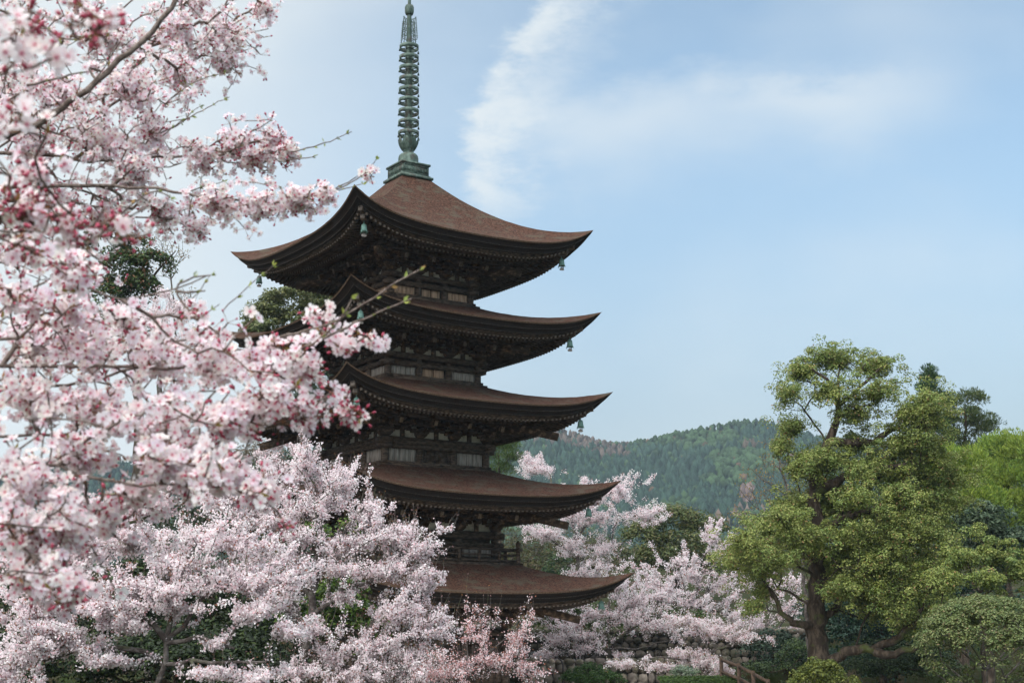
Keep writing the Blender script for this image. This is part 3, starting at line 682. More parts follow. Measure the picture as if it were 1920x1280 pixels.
def cherry(label, trunk, r0, limbs, clumps, nfl, fsize, style='far', cols=PALE, prob=(8, 2.6, .7, .7), spread=.12, bf=.3, group='cherry trees in blossom', whips=.12, rt=.005, leafy=0.0, name='cherry_tree', e=.40, dens=1.7, sprays=0):
    tr = px_line(trunk); base = np.array([tr[0][0], tr[0][1], float(ground_z(tr[0][0], tr[0][1])) - .1]); tr = [base] + tr
    sk = Skel(); sk.line(tr, r0, r0 * .45)
    for l, ra, rb in limbs: sk.line(px_line(l), ra, rb)
    pts = clump_pts([(*q[:6], int(q[6] * dens) + 1) for q in clumps], .15, soft=True)
    if sprays:
        ctr = pts.mean(0); sd_ = pts.std(0) + 1e-6; rel = np.linalg.norm((pts - ctr) / sd_, axis=1); pr_ = rel ** 2.5; si = rng.choice(len(pts), sprays, p=pr_ / pr_.sum(), replace=False)
        dv = unit((pts[si] - ctr) * np.array([.6, .3, .4]) / sd_ + np.array([.15, 0, .75]) + rng.normal(0, .3, (sprays, 3))); LL = rng.uniform(.4, 1.0, sprays) * spread * 9
        pts = np.concatenate([pts] + [pts[si] + dv * (LL * t_)[:, None] + rng.normal(0, .03, (sprays, 3)) for t_ in (.25, .5, .75, 1.0)])
    sk.grow(pts, bf, .10, .5, .06)
    root = root_of(name, label, 'cherry tree', group, base)
    P = np.array(sk.p); par = np.array(sk.par); tips = np.array(sk.tips)
    d = unit(P[tips] - P[par[tips]])
    mb = MB(); sk.mesh(mb, rt, e, 0, base)
    wsel = tips[rng.random(len(tips)) < whips]
    if len(wsel):
        dd = unit(P[wsel] - P[par[wsel]] + np.array([0, 0, .5])); L_ = rng.uniform(.2, .5, len(wsel))[:, None]
        mid = P[wsel] + dd * L_ * .5 + rng.normal(0, .02, dd.shape); e_ = P[wsel] + dd * L_ + rng.normal(0, .04, dd.shape)
        frusta(mb, P[wsel] - base, mid - base, np.full(len(wsel), rt * .9), np.full(len(wsel), rt * .7), 3); frusta(mb, mid - base, e_ - base, np.full(len(wsel), rt * .7), np.full(len(wsel), rt * .4), 3)
        bud = np.concatenate([mid, e_])
    mb.build('trunk', MAT['bark_grey'], root)
    # blossom pompoms sit on the outer twigs; dense in places, thin in others
    w_ = (.35 + 1.3 * rng.random(len(tips)) ** 1.5); w_ /= w_.sum()
    ki = rng.choice(len(tips), nfl, p=w_); tt = np.round(rng.random(nfl) * 3.4 + rng.normal(0, .16, nfl))[:, None] / 3.4; tt = np.clip(tt + rng.normal(0, .05, tt.shape), -.1, 1.1)
    c = P[par[tips[ki]]] * (1 - tt) + P[tips[ki]] * tt + rng.normal(0, spread * .52, (nfl, 3))
    pom = unit(rng.normal(size=(nfl, 3)) + np.array([0, -.25, .45]))
    tint = .92 + .16 * rng.random(len(tips))[ki]
    col = np.clip(pick(cols, prob, nfl) * tint[:, None], 0, .93)
    mb = MB()
    if style == 'near':
        flowers(mb, c - base, pom, fsize * rng.uniform(.8, 1.1, nfl), col, pick([(.55, .10, .16), (.45, .16, .12)], (2, 1), nfl))
    else:
        leaves(mb, c - base, pom, fsize * rng.uniform(.75, 1.25, nfl), fsize * rng.uniform(.7, 1.0, nfl), col, .2)
    if len(wsel): leaves(mb, bud - base, rand_dir(len(bud)), .05, .02, pick([(.25, .12, .05), (.5, .3, .3)], (1, 1), len(bud)))
    mb.build('blossom', MAT['petal'], root)['kind'] = 'stuff'
    if leafy:
        k = int(nfl * leafy); ki = rng.choice(len(tips), k); c = P[tips[ki]] + rng.normal(0, spread, (k, 3))
        mb = MB(); leaves(mb, c - base, rand_dir(k), fsize * 1.2, fsize * .6, pick([(.20, .10, .05), (.16, .16, .05)], (1, 1), k)); mb.build('young_leaf', MAT['leaf'], root)
    return root

def leafy(name, label, cat, trunk, r0, limbs, clumps, per, lsize, cols, prob, lump=.34, upb=.6, bark='camphor_bark', group=None, leafmat='leaf', asp=.5, bf=.35, rt=.008, e=.45, inner=.25, droop=0.0, flat=.75, shell=.45, base=None, ragged=False):
    tr = px_line(trunk); b0 = np.array([tr[0][0], tr[0][1], float(ground_z(tr[0][0], tr[0][1])) - .1]); tr = [b0] + tr; base = b0
    sk = Skel(); sk.line(tr, r0, r0 * .16, .35, r0 * .12)
    for l, ra, rb in limbs: sk.line(px_line(l), ra, rb, .3, ra * .3)
    pts = clump_pts(clumps, shell, not ragged, ragged); sk.grow(pts, bf, .10, .6, .05)
    root = root_of(name, label, cat, group, base)
    mb = MB(); sk.mesh(mb, rt, e, 0, base); mb.build('trunk', MAT[bark], root)
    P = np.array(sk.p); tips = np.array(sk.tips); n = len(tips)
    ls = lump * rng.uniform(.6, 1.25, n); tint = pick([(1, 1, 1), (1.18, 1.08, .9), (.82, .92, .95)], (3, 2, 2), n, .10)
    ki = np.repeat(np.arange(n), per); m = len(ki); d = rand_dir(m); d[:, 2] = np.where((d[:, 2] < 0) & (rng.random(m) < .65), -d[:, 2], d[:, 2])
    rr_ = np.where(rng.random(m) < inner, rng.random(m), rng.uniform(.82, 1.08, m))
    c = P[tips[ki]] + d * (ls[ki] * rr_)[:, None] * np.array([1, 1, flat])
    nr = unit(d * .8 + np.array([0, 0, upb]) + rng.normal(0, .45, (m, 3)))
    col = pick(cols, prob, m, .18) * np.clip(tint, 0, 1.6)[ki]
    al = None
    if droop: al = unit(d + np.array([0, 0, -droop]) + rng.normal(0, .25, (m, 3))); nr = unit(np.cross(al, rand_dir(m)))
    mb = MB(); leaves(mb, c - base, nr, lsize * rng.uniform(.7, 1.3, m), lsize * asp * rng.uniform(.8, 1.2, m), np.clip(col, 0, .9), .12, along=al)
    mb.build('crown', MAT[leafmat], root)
    return root
# ---- the great camphor tree on the right
CAM = [(.175, .225, .056), (.23, .275, .072), (.31, .325, .11), (.115, .165, .047), (.32, .19, .09)]
CY = 50
cl = [(1560, 678, 70, 36, 1.2, 16), (1503, 700, 42, 36, 1.0, 11), (1640, 692, 50, 32, 1.1, 12), (1478, 742, 26, 22, .8, 6), (1556, 735, 55, 26, 1.0, 9), (1640, 738, 52, 32, 1.2, 12), (1600, 780, 60, 24, 1.0, 8),
      (1485, 805, 40, 26, 1.0, 10), (1462, 838, 18, 20, .7, 5), (1540, 862, 66, 30, 1.3, 18), (1500, 878, 38, 22, 1.0, 8), (1615, 880, 50, 26, 1.2, 10), (1700, 838, 68, 38, 1.5, 20), (1752, 855, 50, 34, 1.4, 12), (1690, 885, 80, 28, 1.4, 14), (1742, 768, 52, 46, 1.4, 18), (1700, 780, 40, 30, 1.2, 8),
      (1500, 950, 50, 28, 1.3, 11), (1440, 990, 56, 28, 1.4, 13), (1400, 1022, 46, 34, 1.4, 14), (1425, 1068, 55, 34, 1.4, 14), (1372, 1056, 24, 30, 1.0, 7), (1490, 992, 54, 34, 1.4, 13), (1600, 962, 66, 28, 1.4, 14), (1700, 955, 84, 36, 1.5, 22), (1745, 985, 50, 26, 1.3, 9),
      (1592, 1030, 74, 36, 1.5, 17), (1665, 1022, 56, 28, 1.3, 11), (1640, 1082, 74, 36, 1.5, 17), (1580, 1092, 44, 36, 1.2, 9), (1700, 1065, 46, 36, 1.3, 11), (1722, 1132, 54, 40, 1.4, 14), (1765, 1108, 34, 28, 1.2, 7), (1700, 1172, 36, 20, 1.0, 6), (1430, 1112, 22, 24, .8, 5), (1535, 1010, 40, 40, 1.2, 8), (1548, 925, 40, 24, 1.1, 7), (1415, 1140, 18, 18, .7, 4)]
cl = [(u, v, CY + rng.normal(0, 1.0), ru * 1.05, rv * 1.12, rd * 1.2, int(n * 7.0)) for u, v, ru, rv, rd, n in cl]
cl += [(u, v, CY + 1.2, 60, 50, 1.5, 60) for u, v in ((1600, 830), (1730, 800), (1560, 870), (1650, 870), (1620, 1000), (1560, 950), (1680, 910), (1740, 900), (1650, 1050), (1560, 1060), (1700, 1010), (1480, 960), (1740, 1060), (1440, 1030), (1660, 1130), (1620, 1120), (1760, 950), (1780, 900))]
cl += [(u, v, CY - 2.0, 62, 36, 1.4, 74) for u, v in ((1600, 1005), (1680, 985), (1640, 1050), (1720, 1085), (1580, 1100), (1660, 1115), (1745, 1005), (1610, 935), (1690, 930), (1500, 1010), (1440, 1050), (1700, 1150), (1480, 975))]
leafy('camphor_tree', 'huge old camphor tree with mossy leaning limbs and olive green lumpy crown on the right', 'tree',
      [(1537, 1275, CY), (1533, 1200, CY), (1530, 1100, CY), (1534, 1020, CY), (1524, 930, CY), (1522, 880, CY), (1556, 832, CY), (1572, 780, CY), (1572, 725, CY)], .40,
      [([(1524, 925, CY), (1570, 896, CY - .4), (1625, 888, CY - .8), (1700, 868, CY - 1)], .20, .05), ([(1532, 1015, CY), (1565, 975, CY - .6), (1600, 965, CY - 1), (1690, 960, CY - 1)], .18, .05),
       ([(1560, 826, CY), (1600, 836, CY), (1645, 826, CY + .5), (1700, 790, CY + .8)], .17, .05), ([(1540, 1245, CY), (1590, 1216, CY - 1), (1640, 1218, CY - 1.6), (1690, 1192, CY - 2), (1730, 1140, CY - 2)], .20, .06),
       ([(1640, 1220, CY - 1.6), (1690, 1232, CY - 2), (1740, 1196, CY - 2)], .16, .05), ([(1525, 1165, CY), (1500, 1182, CY - .3), (1470, 1158, CY - .5), (1440, 1100, CY - .6)], .15, .05), ([(1530, 1060, CY), (1490, 1020, CY), (1430, 1010, CY)], .16, .05),
       ([(1572, 740, CY), (1545, 700, CY), (1520, 690, CY)], .08, .03), ([(1572, 760, CY), (1620, 720, CY), (1650, 690, CY)], .08, .03)],
      cl, 80, .080, CAM, (4, 4, 3, 2, .35), lump=.25, upb=.6, asp=.6, rt=.006, flat=.9, shell=.3, inner=.12, ragged=True)
DARK = [(0.032, 0.070, 0.032), (0.058, 0.102, 0.038), (0.087, 0.131, 0.051), (0.026, 0.052, 0.029)]
OLIVE = [(.13, .155, .055), (.18, .185, .075), (.22, .20, .09), (.09, .115, .045)]
CEDAR = [(.18, .26, .04), (.23, .30, .05), (.12, .19, .035), (.28, .33, .07)]
# olive tree beside it, then the glossy dark evergreen
leafy('camphor_tree', 'low olive green camphor crown right of the huge camphor, above the rounded bush', 'tree', [(1850, 1200, 46), (1845, 1120, 46)], .22, [],
      [(1800, 1050, 46, 46, 34, 1.4, 26), (1860, 1040, 46, 55, 36, 1.4, 30), (1915, 1070, 46, 40, 40, 1.4, 26), (1850, 1090, 45, 80, 26, 1.4, 30), (1775, 1090, 45, 30, 26, 1.0, 12), (1780, 1140, 45, 40, 25, 1.2, 12)], 270, .074, CAM, (4, 4, 2, 3, .2), lump=.27, upb=.65, asp=.6, ragged=True)
leafy('evergreen_tree', 'glossy dark broadleaf evergreen between the olive camphor and the bright cedars', 'tree', [(1840, 1150, 58), (1838, 1050, 58)], .2, [],
      [(1805, 1000, 58, 45, 40, 1.4, 28), (1850, 985, 58, 42, 36, 1.4, 26), (1885, 1020, 58, 40, 40, 1.4, 24), (1830, 1050, 58, 70, 40, 1.5, 26)], 70, .20, [(.045, .075, .040), (.075, .115, .065), (.13, .17, .11), (.03, .05, .03)], (3, 3, 1, 2), lump=.42, upb=.5, asp=.42)
# bright green cedars and the darker conifers behind
for lab, tr, cls in (('bright yellow-green cedar at the right edge, the taller of the two bright cedars', [(1890, 1100, 72), (1890, 850, 72)], [(1885, 850, 72, 40, 26, 1.6, 22), (1925, 860, 71, 40, 30, 1.6, 20), (1860, 900, 72, 30, 28, 1.3, 16), (1915, 905, 71, 50, 28, 1.6, 24), (1900, 955, 71, 50, 26, 1.6, 22), (1930, 1000, 71, 50, 30, 1.6, 18), (1880, 985, 71, 20, 20, 1.2, 8), (1905, 1030, 71, 30, 18, 1.0, 10)]),
                     ('bright yellow-green cedar close behind the camphor, left of the taller bright cedar', [(1795, 1100, 66), (1795, 880, 66)], [(1800, 875, 66, 40, 26, 1.4, 22), (1770, 905, 66, 30, 24, 1.2, 16), (1825, 905, 66, 34, 30, 1.4, 22), (1800, 945, 65, 44, 28, 1.4, 24), (1845, 950, 66, 26, 28, 1.2, 16), (1760, 950, 66, 26, 26, 1.2, 12), (1780, 990, 66, 40, 22, 1.4, 16)])):
    leafy('cedar_tree', lab, 'tree', tr, .28, [], cls, 230, .17, CEDAR, (3, 3, 2, 1), lump=.55, group='bright green cedars', leafmat='needle', asp=.30, droop=-.8, inner=.15, flat=1.1, bark='camphor_bark', shell=.3)
DKC = [(0.058, 0.090, 0.032), (0.087, 0.116, 0.038), (0.116, 0.131, 0.043), (0.043, 0.065, 0.026)]
leafy('cypress_tree', 'dark olive cypress with tiered rounded foliage rising behind the bright cedars', 'tree', [(1812, 1000, 84), (1810, 760, 84)], .28, [],
      [(1822, 752, 84, 22, 16, 1.2, 16), (1812, 785, 84, 30, 16, 1.3, 18), (1840, 795, 84, 26, 16, 1.3, 18), (1795, 825, 84, 30, 16, 1.4, 14), (1840, 815, 84, 16, 14, 1.0, 9), (1815, 850, 84, 44, 18, 1.5, 18), (1850, 880, 84, 34, 26, 1.5, 24), (1800, 890, 84, 56, 30, 1.5, 30), (1770, 820, 84, 30, 40, 1.5, 26), (1850, 845, 84, 22, 20, 1.2, 14), (1780, 770, 84, 22, 22, 1.2, 16), (1900, 900, 86, 50, 50, 1.6, 30)], 90, .22, DKC, (3, 3, 1, 2), lump=.50, leafmat='needle', asp=.2, droop=-.6, shell=.3)
leafy('cedar_tree', 'dark pointed cedar whose tip shows just above the right shoulder of the camphor', 'tree', [(1736, 1000, 80), (1736, 706, 80)], .22, [],
      [(1742, 698, 80, 5, 12, .3, 5), (1742, 716, 80, 10, 12, .5, 12), (1738, 732, 80, 20, 12, .8, 18), (1750, 750, 80, 26, 14, 1.0, 15), (1725, 775, 80, 26, 14, 1.0, 10), (1740, 800, 80, 34, 18, 1.2, 14), (1735, 850, 80, 40, 30, 1.4, 18)], 80, .22, DARK, (3, 3, 1, 2), lump=.40, leafmat='needle', asp=.2, droop=-.8, shell=.2)
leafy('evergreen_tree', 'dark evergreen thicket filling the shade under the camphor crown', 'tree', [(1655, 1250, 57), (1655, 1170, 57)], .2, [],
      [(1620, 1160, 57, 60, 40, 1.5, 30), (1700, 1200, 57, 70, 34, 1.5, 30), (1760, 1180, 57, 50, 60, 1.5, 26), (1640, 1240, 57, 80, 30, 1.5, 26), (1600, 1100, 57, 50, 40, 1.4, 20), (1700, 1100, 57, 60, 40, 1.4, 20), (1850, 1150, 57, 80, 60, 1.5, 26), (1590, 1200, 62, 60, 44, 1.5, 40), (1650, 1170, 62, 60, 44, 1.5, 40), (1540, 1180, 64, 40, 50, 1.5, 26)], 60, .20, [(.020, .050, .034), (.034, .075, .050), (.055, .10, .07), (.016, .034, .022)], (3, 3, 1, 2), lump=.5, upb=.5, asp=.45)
leafy('evergreen_tree', 'dark rounded evergreen left of the camphor trunk, behind the wooden fence', 'tree', [(1450, 1275, 64), (1450, 1210, 64)], .16, [],
      [(1450, 1225, 64, 46, 40, 1.4, 26), (1490, 1240, 64, 40, 40, 1.4, 20), (1430, 1262, 64, 40, 20, 1.2, 12)], 60, .17, [(.018, .040, .024), (.030, .060, .034), (.045, .08, .045), (.014, .028, .018)], (3, 3, 1, 2), lump=.5, asp=.5)
leafy('evergreen_tree', 'rounded brownish green evergreen between two pale cherries, below the forested hill', 'tree', [(1270, 1120, 92), (1268, 1040, 92)], .3, [],
      [(1215, 1010, 92, 42, 36, 1.6, 26), (1262, 985, 92, 55, 30, 1.8, 34), (1320, 1000, 92, 44, 34, 1.6, 26), (1265, 1035, 91, 75, 34, 1.8, 36), (1235, 1060, 91, 50, 26, 1.6, 18), (1310, 1075, 92, 50, 34, 1.6, 20)], 80, .20, [(.10, .125, .042), (.13, .14, .05), (.07, .10, .035), (.15, .13, .065)], (3, 2, 2, 1), lump=.62, asp=.55)
leafy('pine_tree', 'bright green pine showing between the second and third roofs at the pagoda wall', 'tree', [(935, 1000, 78), (935, 850, 78)], .2, [],
      [(920, 835, 78, 24, 18, 1.0, 14), (950, 835, 78, 22, 14, 1.0, 12), (945, 860, 78, 28, 16, 1.2, 16), (930, 885, 78, 32, 16, 1.2, 14), (960, 845, 78, 14, 20, .8, 7)], 110, .20, [(.055, .095, .024), (.085, .13, .03), (.035, .065, .020), (.12, .15, .04)], (3, 3, 2, 1), lump=.45, leafmat='needle', asp=.12, droop=-.6, shell=.3)
# evergreens behind the pagoda on the left
leafy('evergreen_tree', 'broad dome-shaped olive evergreen behind the left eaves of the pagoda', 'tree', [(560, 800, 82), (560, 640, 82)], .4, [],
      [(560, 572, 82, 70, 28, 2.4, 60), (500, 600, 82, 44, 24, 2.0, 36), (620, 580, 82, 60, 30, 2.2, 40), (570, 630, 81, 110, 40, 2.4, 60), (480, 640, 82, 24, 34, 1.6, 16), (600, 700, 82, 60, 40, 2.0, 20)], 90, .20, OLIVE, (4, 3, 1, 2), lump=.50, asp=.55, upb=.7)
leafy('evergreen_tree', 'dark evergreen with open gaps between the lower left eaves of the pagoda', 'tree', [(600, 900, 74), (602, 700, 74)], .3, [],
      [(600, 705, 74, 40, 20, 1.4, 14), (560, 720, 74, 30, 20, 1.4, 10), (590, 750, 74, 40, 18, 1.4, 12), (630, 690, 74, 20, 16, 1.2, 8), (590, 860, 74, 50, 40, 1.6, 24), (620, 830, 74, 30, 30, 1.4, 12), (540, 800, 74, 40, 30, 1.5, 14)], 80, .17, [(.030, .060, .030), (.050, .085, .045), (.075, .11, .05), (.022, .040, .022)], (3, 3, 1, 2), lump=.42, asp=.5)
leafy('evergreen_tree', 'tall dark green and russet tree behind the blossoms at the upper left', 'tree', [(260, 800, 62), (255, 560, 62)], .35, [([(262, 560, 62), (300, 500, 62), (330, 470, 62)], .07, .02)],
      [(235, 510, 62, 40, 40, 1.6, 34), (205, 560, 62, 34, 40, 1.4, 26), (265, 545, 62, 34, 30, 1.4, 22), (290, 500, 62, 30, 26, 1.2, 14), (255, 470, 62, 36, 20, 1.2, 14), (200, 460, 62, 40, 30, 1.4, 16), (220, 620, 62, 50, 40, 1.4, 20)], 75, .17, [(.055, .095, .030), (.085, .125, .036), (.19, .095, .05), (.04, .062, .028)], (3, 2, 1.1, 2), lump=.40, asp=.5)
leafy('thicket', 'brown and olive leafless thicket on the slope behind the pagoda railing', 'thicket', [(960, 1100, 100), (960, 1030, 100)], .15, [],
      [(960, 1000, 100, 40, 34, 2, 26), (1000, 1040, 100, 60, 40, 2.4, 34), (960, 1060, 100, 40, 40, 2, 20), (1060, 1030, 101, 60, 40, 2.4, 24), (1120, 1060, 101, 60, 40, 2.4, 22), (1010, 1090, 99, 60, 30, 2.4, 20)], 60, .20, [(.090, .080, .032), (.070, .085, .026), (.13, .10, .055), (.060, .050, .03)], (3, 2, 2, 2), lump=.75, asp=.35, bark='twig')
leafy('thicket', 'brown winter thicket on the slope between the blossoms and the lower left eaves', 'thicket', [(470, 1000, 90), (470, 900, 90)], .15, [],
      [(470, 880, 90, 60, 40, 2.2, 36), (420, 900, 90, 50, 40, 2.2, 24), (520, 900, 90, 50, 50, 2.2, 24), (500, 850, 90, 40, 26, 1.8, 14)], 50, .20, [(.12, .085, .045), (.085, .075, .035), (.16, .12, .07), (.07, .05, .03)], (3, 2, 2, 2), lump=.75, asp=.3, bark='twig')
leafy('shrub', 'small dark green shrub at the foot of the slope beside the pagoda railing', 'shrub', [(1048, 1130, 88), (1048, 1090, 88)], .08, [], [(1048, 1080, 88, 26, 34, 1.0, 20), (1040, 1105, 88, 36, 24, 1.2, 16)], 70, .17, DARK, (2, 3, 2, 2), lump=.45)
leafy('shrub', 'leafy green bush under the lowest roof corner, in front of the stone wall', 'shrub', [(1050, 1230, 64), (1050, 1180, 64)], .08, [], [(1020, 1170, 64, 36, 24, 1.2, 20), (1060, 1155, 64, 36, 24, 1.2, 18), (1100, 1150, 64, 34, 20, 1.2, 14), (1150, 1180, 64.5, 60, 22, 1.2, 22), (1260, 1170, 66, 70, 24, 1.4, 24), (1200, 1130, 66, 50, 24, 1.4, 16)], 70, .13, [(.060, .10, .022), (.085, .13, .03), (.040, .070, .02)], (3, 2, 2), lump=.42)

# ---- cherries behind and beside the pagoda
G = 'cherry trees in blossom'
cherry('pale cherry rising behind the right eaves of the pagoda, topmost blossoms against the hill', [(1085, 1140, 84), (1085, 1060, 84), (1075, 1010, 84)], .17, [([(1078, 1020, 84), (1110, 960, 84), (1140, 910, 84)], .08, .02), ([(1080, 1040, 84), (1030, 1010, 83), (985, 990, 83)], .07, .02)],
       [(1110, 930, 84, 50, 26, 2, 60), (1160, 920, 84, 40, 22, 1.8, 44), (1060, 960, 84, 50, 24, 2, 55), (1120, 970, 84, 70, 22, 2, 60), (1020, 1000, 83, 44, 18, 1.6, 40), (1210, 965, 84, 34, 18, 1.5, 28), (1005, 882, 86, 40, 10, 1.2, 36), (1095, 900, 84, 12, 14, .6, 8), (1070, 1020, 84, 50, 30, 2, 36), (1130, 1030, 84, 50, 30, 2, 36), (1100, 1075, 84, 60, 26, 2, 36)], 52000, .080, group=G, spread=.15, whips=.2, rt=.009, dens=3.0, sprays=60)
cherry('pale cherry with steep dark limbs between the evergreen dome and the camphor', [(1290, 1250, 70), (1300, 1180, 70), (1330, 1090, 70)], .16, [([(1325, 1100, 70), (1345, 1040, 70), (1350, 1010, 70)], .07, .02), ([(1300, 1170, 70), (1250, 1120, 70), (1220, 1090, 70)], .07, .02), ([(1310, 1150, 70), (1370, 1140, 69), (1420, 1150, 69)], .07, .02)],
       [(1335, 1005, 70, 26, 24, 1.0, 24), (1350, 1040, 70, 26, 30, 1.1, 30), (1270, 1050, 70, 34, 16, 1.2, 24), (1300, 1080, 70, 60, 22, 1.6, 55), (1230, 1100, 70, 50, 22, 1.6, 50), (1300, 1130, 70, 80, 30, 1.8, 80), (1210, 1150, 70, 40, 24, 1.6, 36), (1380, 1150, 69, 36, 20, 1.4, 28), (1360, 1100, 70, 40, 30, 1.5, 34)], 32000, .075, group=G, spread=.12, rt=.011, sprays=60)
cherry('pale cherry with forked dark trunk standing on the near stone wall beside the lowest roof', [(1092, 1275, 61.5), (1096, 1250, 61.5), (1118, 1232, 61.5), (1135, 1215, 61.5)], .20, [([(1094, 1255, 61.5), (1088, 1210, 61.5), (1086, 1170, 61.5)], .10, .03), ([(1135, 1215, 61.5), (1180, 1180, 61.3), (1240, 1150, 61)], .09, .02), ([(1125, 1225, 61.5), (1142, 1170, 61.6), (1144, 1120, 61.6)], .07, .02), ([(1135, 1215, 61.5), (1200, 1215, 61), (1260, 1200, 61)], .05, .015)],
       [(1040, 1150, 61.8, 60, 22, 1.3, 50), (1100, 1215, 61.2, 70, 14, 1.2, 30), (1070, 1175, 61.5, 46, 16, 1.2, 46), (1050, 1200, 61.3, 30, 10, 1.0, 26), (1120, 1150, 61.5, 60, 24, 1.5, 60), (1190, 1130, 61.6, 60, 26, 1.5, 64), (1090, 1190, 61.3, 60, 12, 1.2, 40), (1240, 1120, 61.5, 50, 22, 1.4, 44), (1160, 1095, 61.6, 40, 22, 1.3, 30), (1180, 1165, 61.3, 40, 16, 1.2, 28), (1030, 1228, 61.0, 26, 8, .8, 16), (1230, 1175, 61, 70, 20, 1, 44), (1160, 1228, 61, 14, 5, .5, 7)], 34000, .07, group=G, spread=.11, rt=.011, sprays=60)
cherry('low spreading cherry with bronze young leaves over the hedge and stone wall', [(1330, 1262, 56), (1300, 1240, 56), (1340, 1215, 56)], .10, [([(1330, 1225, 56), (1370, 1205, 56), (1420, 1200, 56)], .05, .012), ([(1310, 1240, 56), (1240, 1230, 55.5), (1180, 1240, 55)], .05, .012)],
       [(1280, 1165, 56.5, 60, 20, 1.2, 56), (1340, 1180, 56.5, 60, 22, 1.3, 56), (1390, 1190, 56, 50, 18, 1.1, 40), (1290, 1225, 56, 50, 12, 1.0, 40), (1330, 1240, 56, 50, 12, 1.0, 36), (1240, 1250, 55.5, 60, 12, 1.0, 30), (1170, 1245, 55, 50, 8, .9, 18), (1360, 1255, 56, 20, 8, .6, 10)], 30000, .062, group=G, spread=.1, rt=.007, leafy=.06)
cherry('pale cherry half hidden behind the left boughs of the camphor', [(1430, 1260, 74), (1435, 1210, 74), (1440, 1160, 74)], .16, [([(1436, 1200, 74), (1480, 1150, 74), (1510, 1120, 74)], .06, .02)],
       [(1440, 1110, 74, 50, 26, 1.6, 40), (1480, 1140, 74, 36, 30, 1.5, 36), (1480, 1090, 74, 30, 24, 1.4, 22), (1410, 1160, 74, 44, 26, 1.6, 36), (1460, 1190, 74, 50, 18, 1.5, 32), (1500, 1175, 74, 26, 18, 1.2, 16), (1390, 1215, 76, 50, 34, 1.6, 70), (1420, 1180, 75, 50, 34, 1.6, 50), (1470, 1215, 75, 40, 24, 1.5, 36), (1400, 1090, 75, 34, 24, 1.4, 26), (1650, 1230, 74, 60, 24, 1.6, 30)], 30000, .08, group=G, spread=.12, rt=.011, sprays=60)
cherry('distant pale cherry above the near blossoms at the far left, below the russet tree', [(300, 720, 44), (300, 640, 44), (295, 600, 44)], .14, [],
       [(290, 590, 44, 60, 26, 1.4, 70), (340, 575, 44, 36, 22, 1.0, 34), (230, 600, 44, 50, 26, 1.2, 46), (300, 640, 44, 110, 40, 1.6, 110), (310, 550, 44, 16, 16, .5, 10), (180, 630, 44, 60, 40, 1.4, 46), (400, 640, 44, 40, 30, 1.2, 26)], 24000, .05, group=G, spread=.10, whips=.3)
cherry('cherry showing between the lower left eaves and the brown thicket', [(570, 900, 66), (560, 850, 66)], .10, [], [(520, 830, 66, 40, 24, 1.2, 26), (560, 840, 66, 40, 20, 1.2, 22), (490, 850, 66, 30, 16, 1.2, 14)], 6000, .075, group=G, spread=.13, whips=.3)
# bare tree
def bare(label, trunk, r0, limbs, clumps):
    tr = px_line(trunk); base = np.array([tr[0][0], tr[0][1], float(ground_z(tr[0][0], tr[0][1])) - .1])
    sk = Skel(); sk.line([base] + tr, r0, .03)
    for l, a, b in limbs: sk.line(px_line(l), a, b)
    sk.grow(clump_pts(clumps), .6, .08, .5, .1)
    root = root_of('bare_tree', label, 'tree', None, base); mb = MB(); sk.mesh(mb, .009, .40, 0, base); mb.build('trunk', MAT['bark_grey'], root)
    P = np.array(sk.p)[sk.tips]; P = np.repeat(P, 3, 0) + rng.normal(0, .12, (len(P) * 3, 3)); mb = MB(); leaves(mb, P - base, rand_dir(len(P)), .10, .05, pick([(.20, .17, .04), (.26, .16, .07)], (1, 1), len(P))); mb.build('bud', MAT['leaf'], root)['kind'] = 'stuff'
bare('thin leafless tree with fine upright twigs against the hill, left of the camphor', [(1510, 1100, 58), (1500, 1000, 58), (1470, 900, 58), (1455, 850, 58)], .10, [([(1500, 1000, 58), (1440, 975, 58), (1390, 960, 58)], .04, .012), ([(1480, 930, 58), (1430, 900, 58), (1410, 880, 58)], .03, .012), ([(1495, 980, 58), (1500, 900, 58), (1490, 850, 58)], .03, .012)],
     [(1450, 860, 58, 40, 40, 1.2, 50), (1420, 910, 58, 50, 40, 1.2, 46), (1400, 970, 58, 40, 30, 1.2, 30), (1460, 930, 58, 40, 50, 1.2, 36), (1490, 900, 58, 30, 50, 1.0, 26)])
bare('leafless russet-tipped tree with a crooked top behind the upper left blossoms', [(330, 620, 66), (320, 520, 66), (318, 490, 66)], .10, [], [(330, 470, 66, 30, 26, 1.0, 46), (310, 500, 66, 26, 24, 1.0, 26), (300, 450, 66, 20, 14, .8, 12), (345, 560, 66, 40, 22, 1.2, 40)])

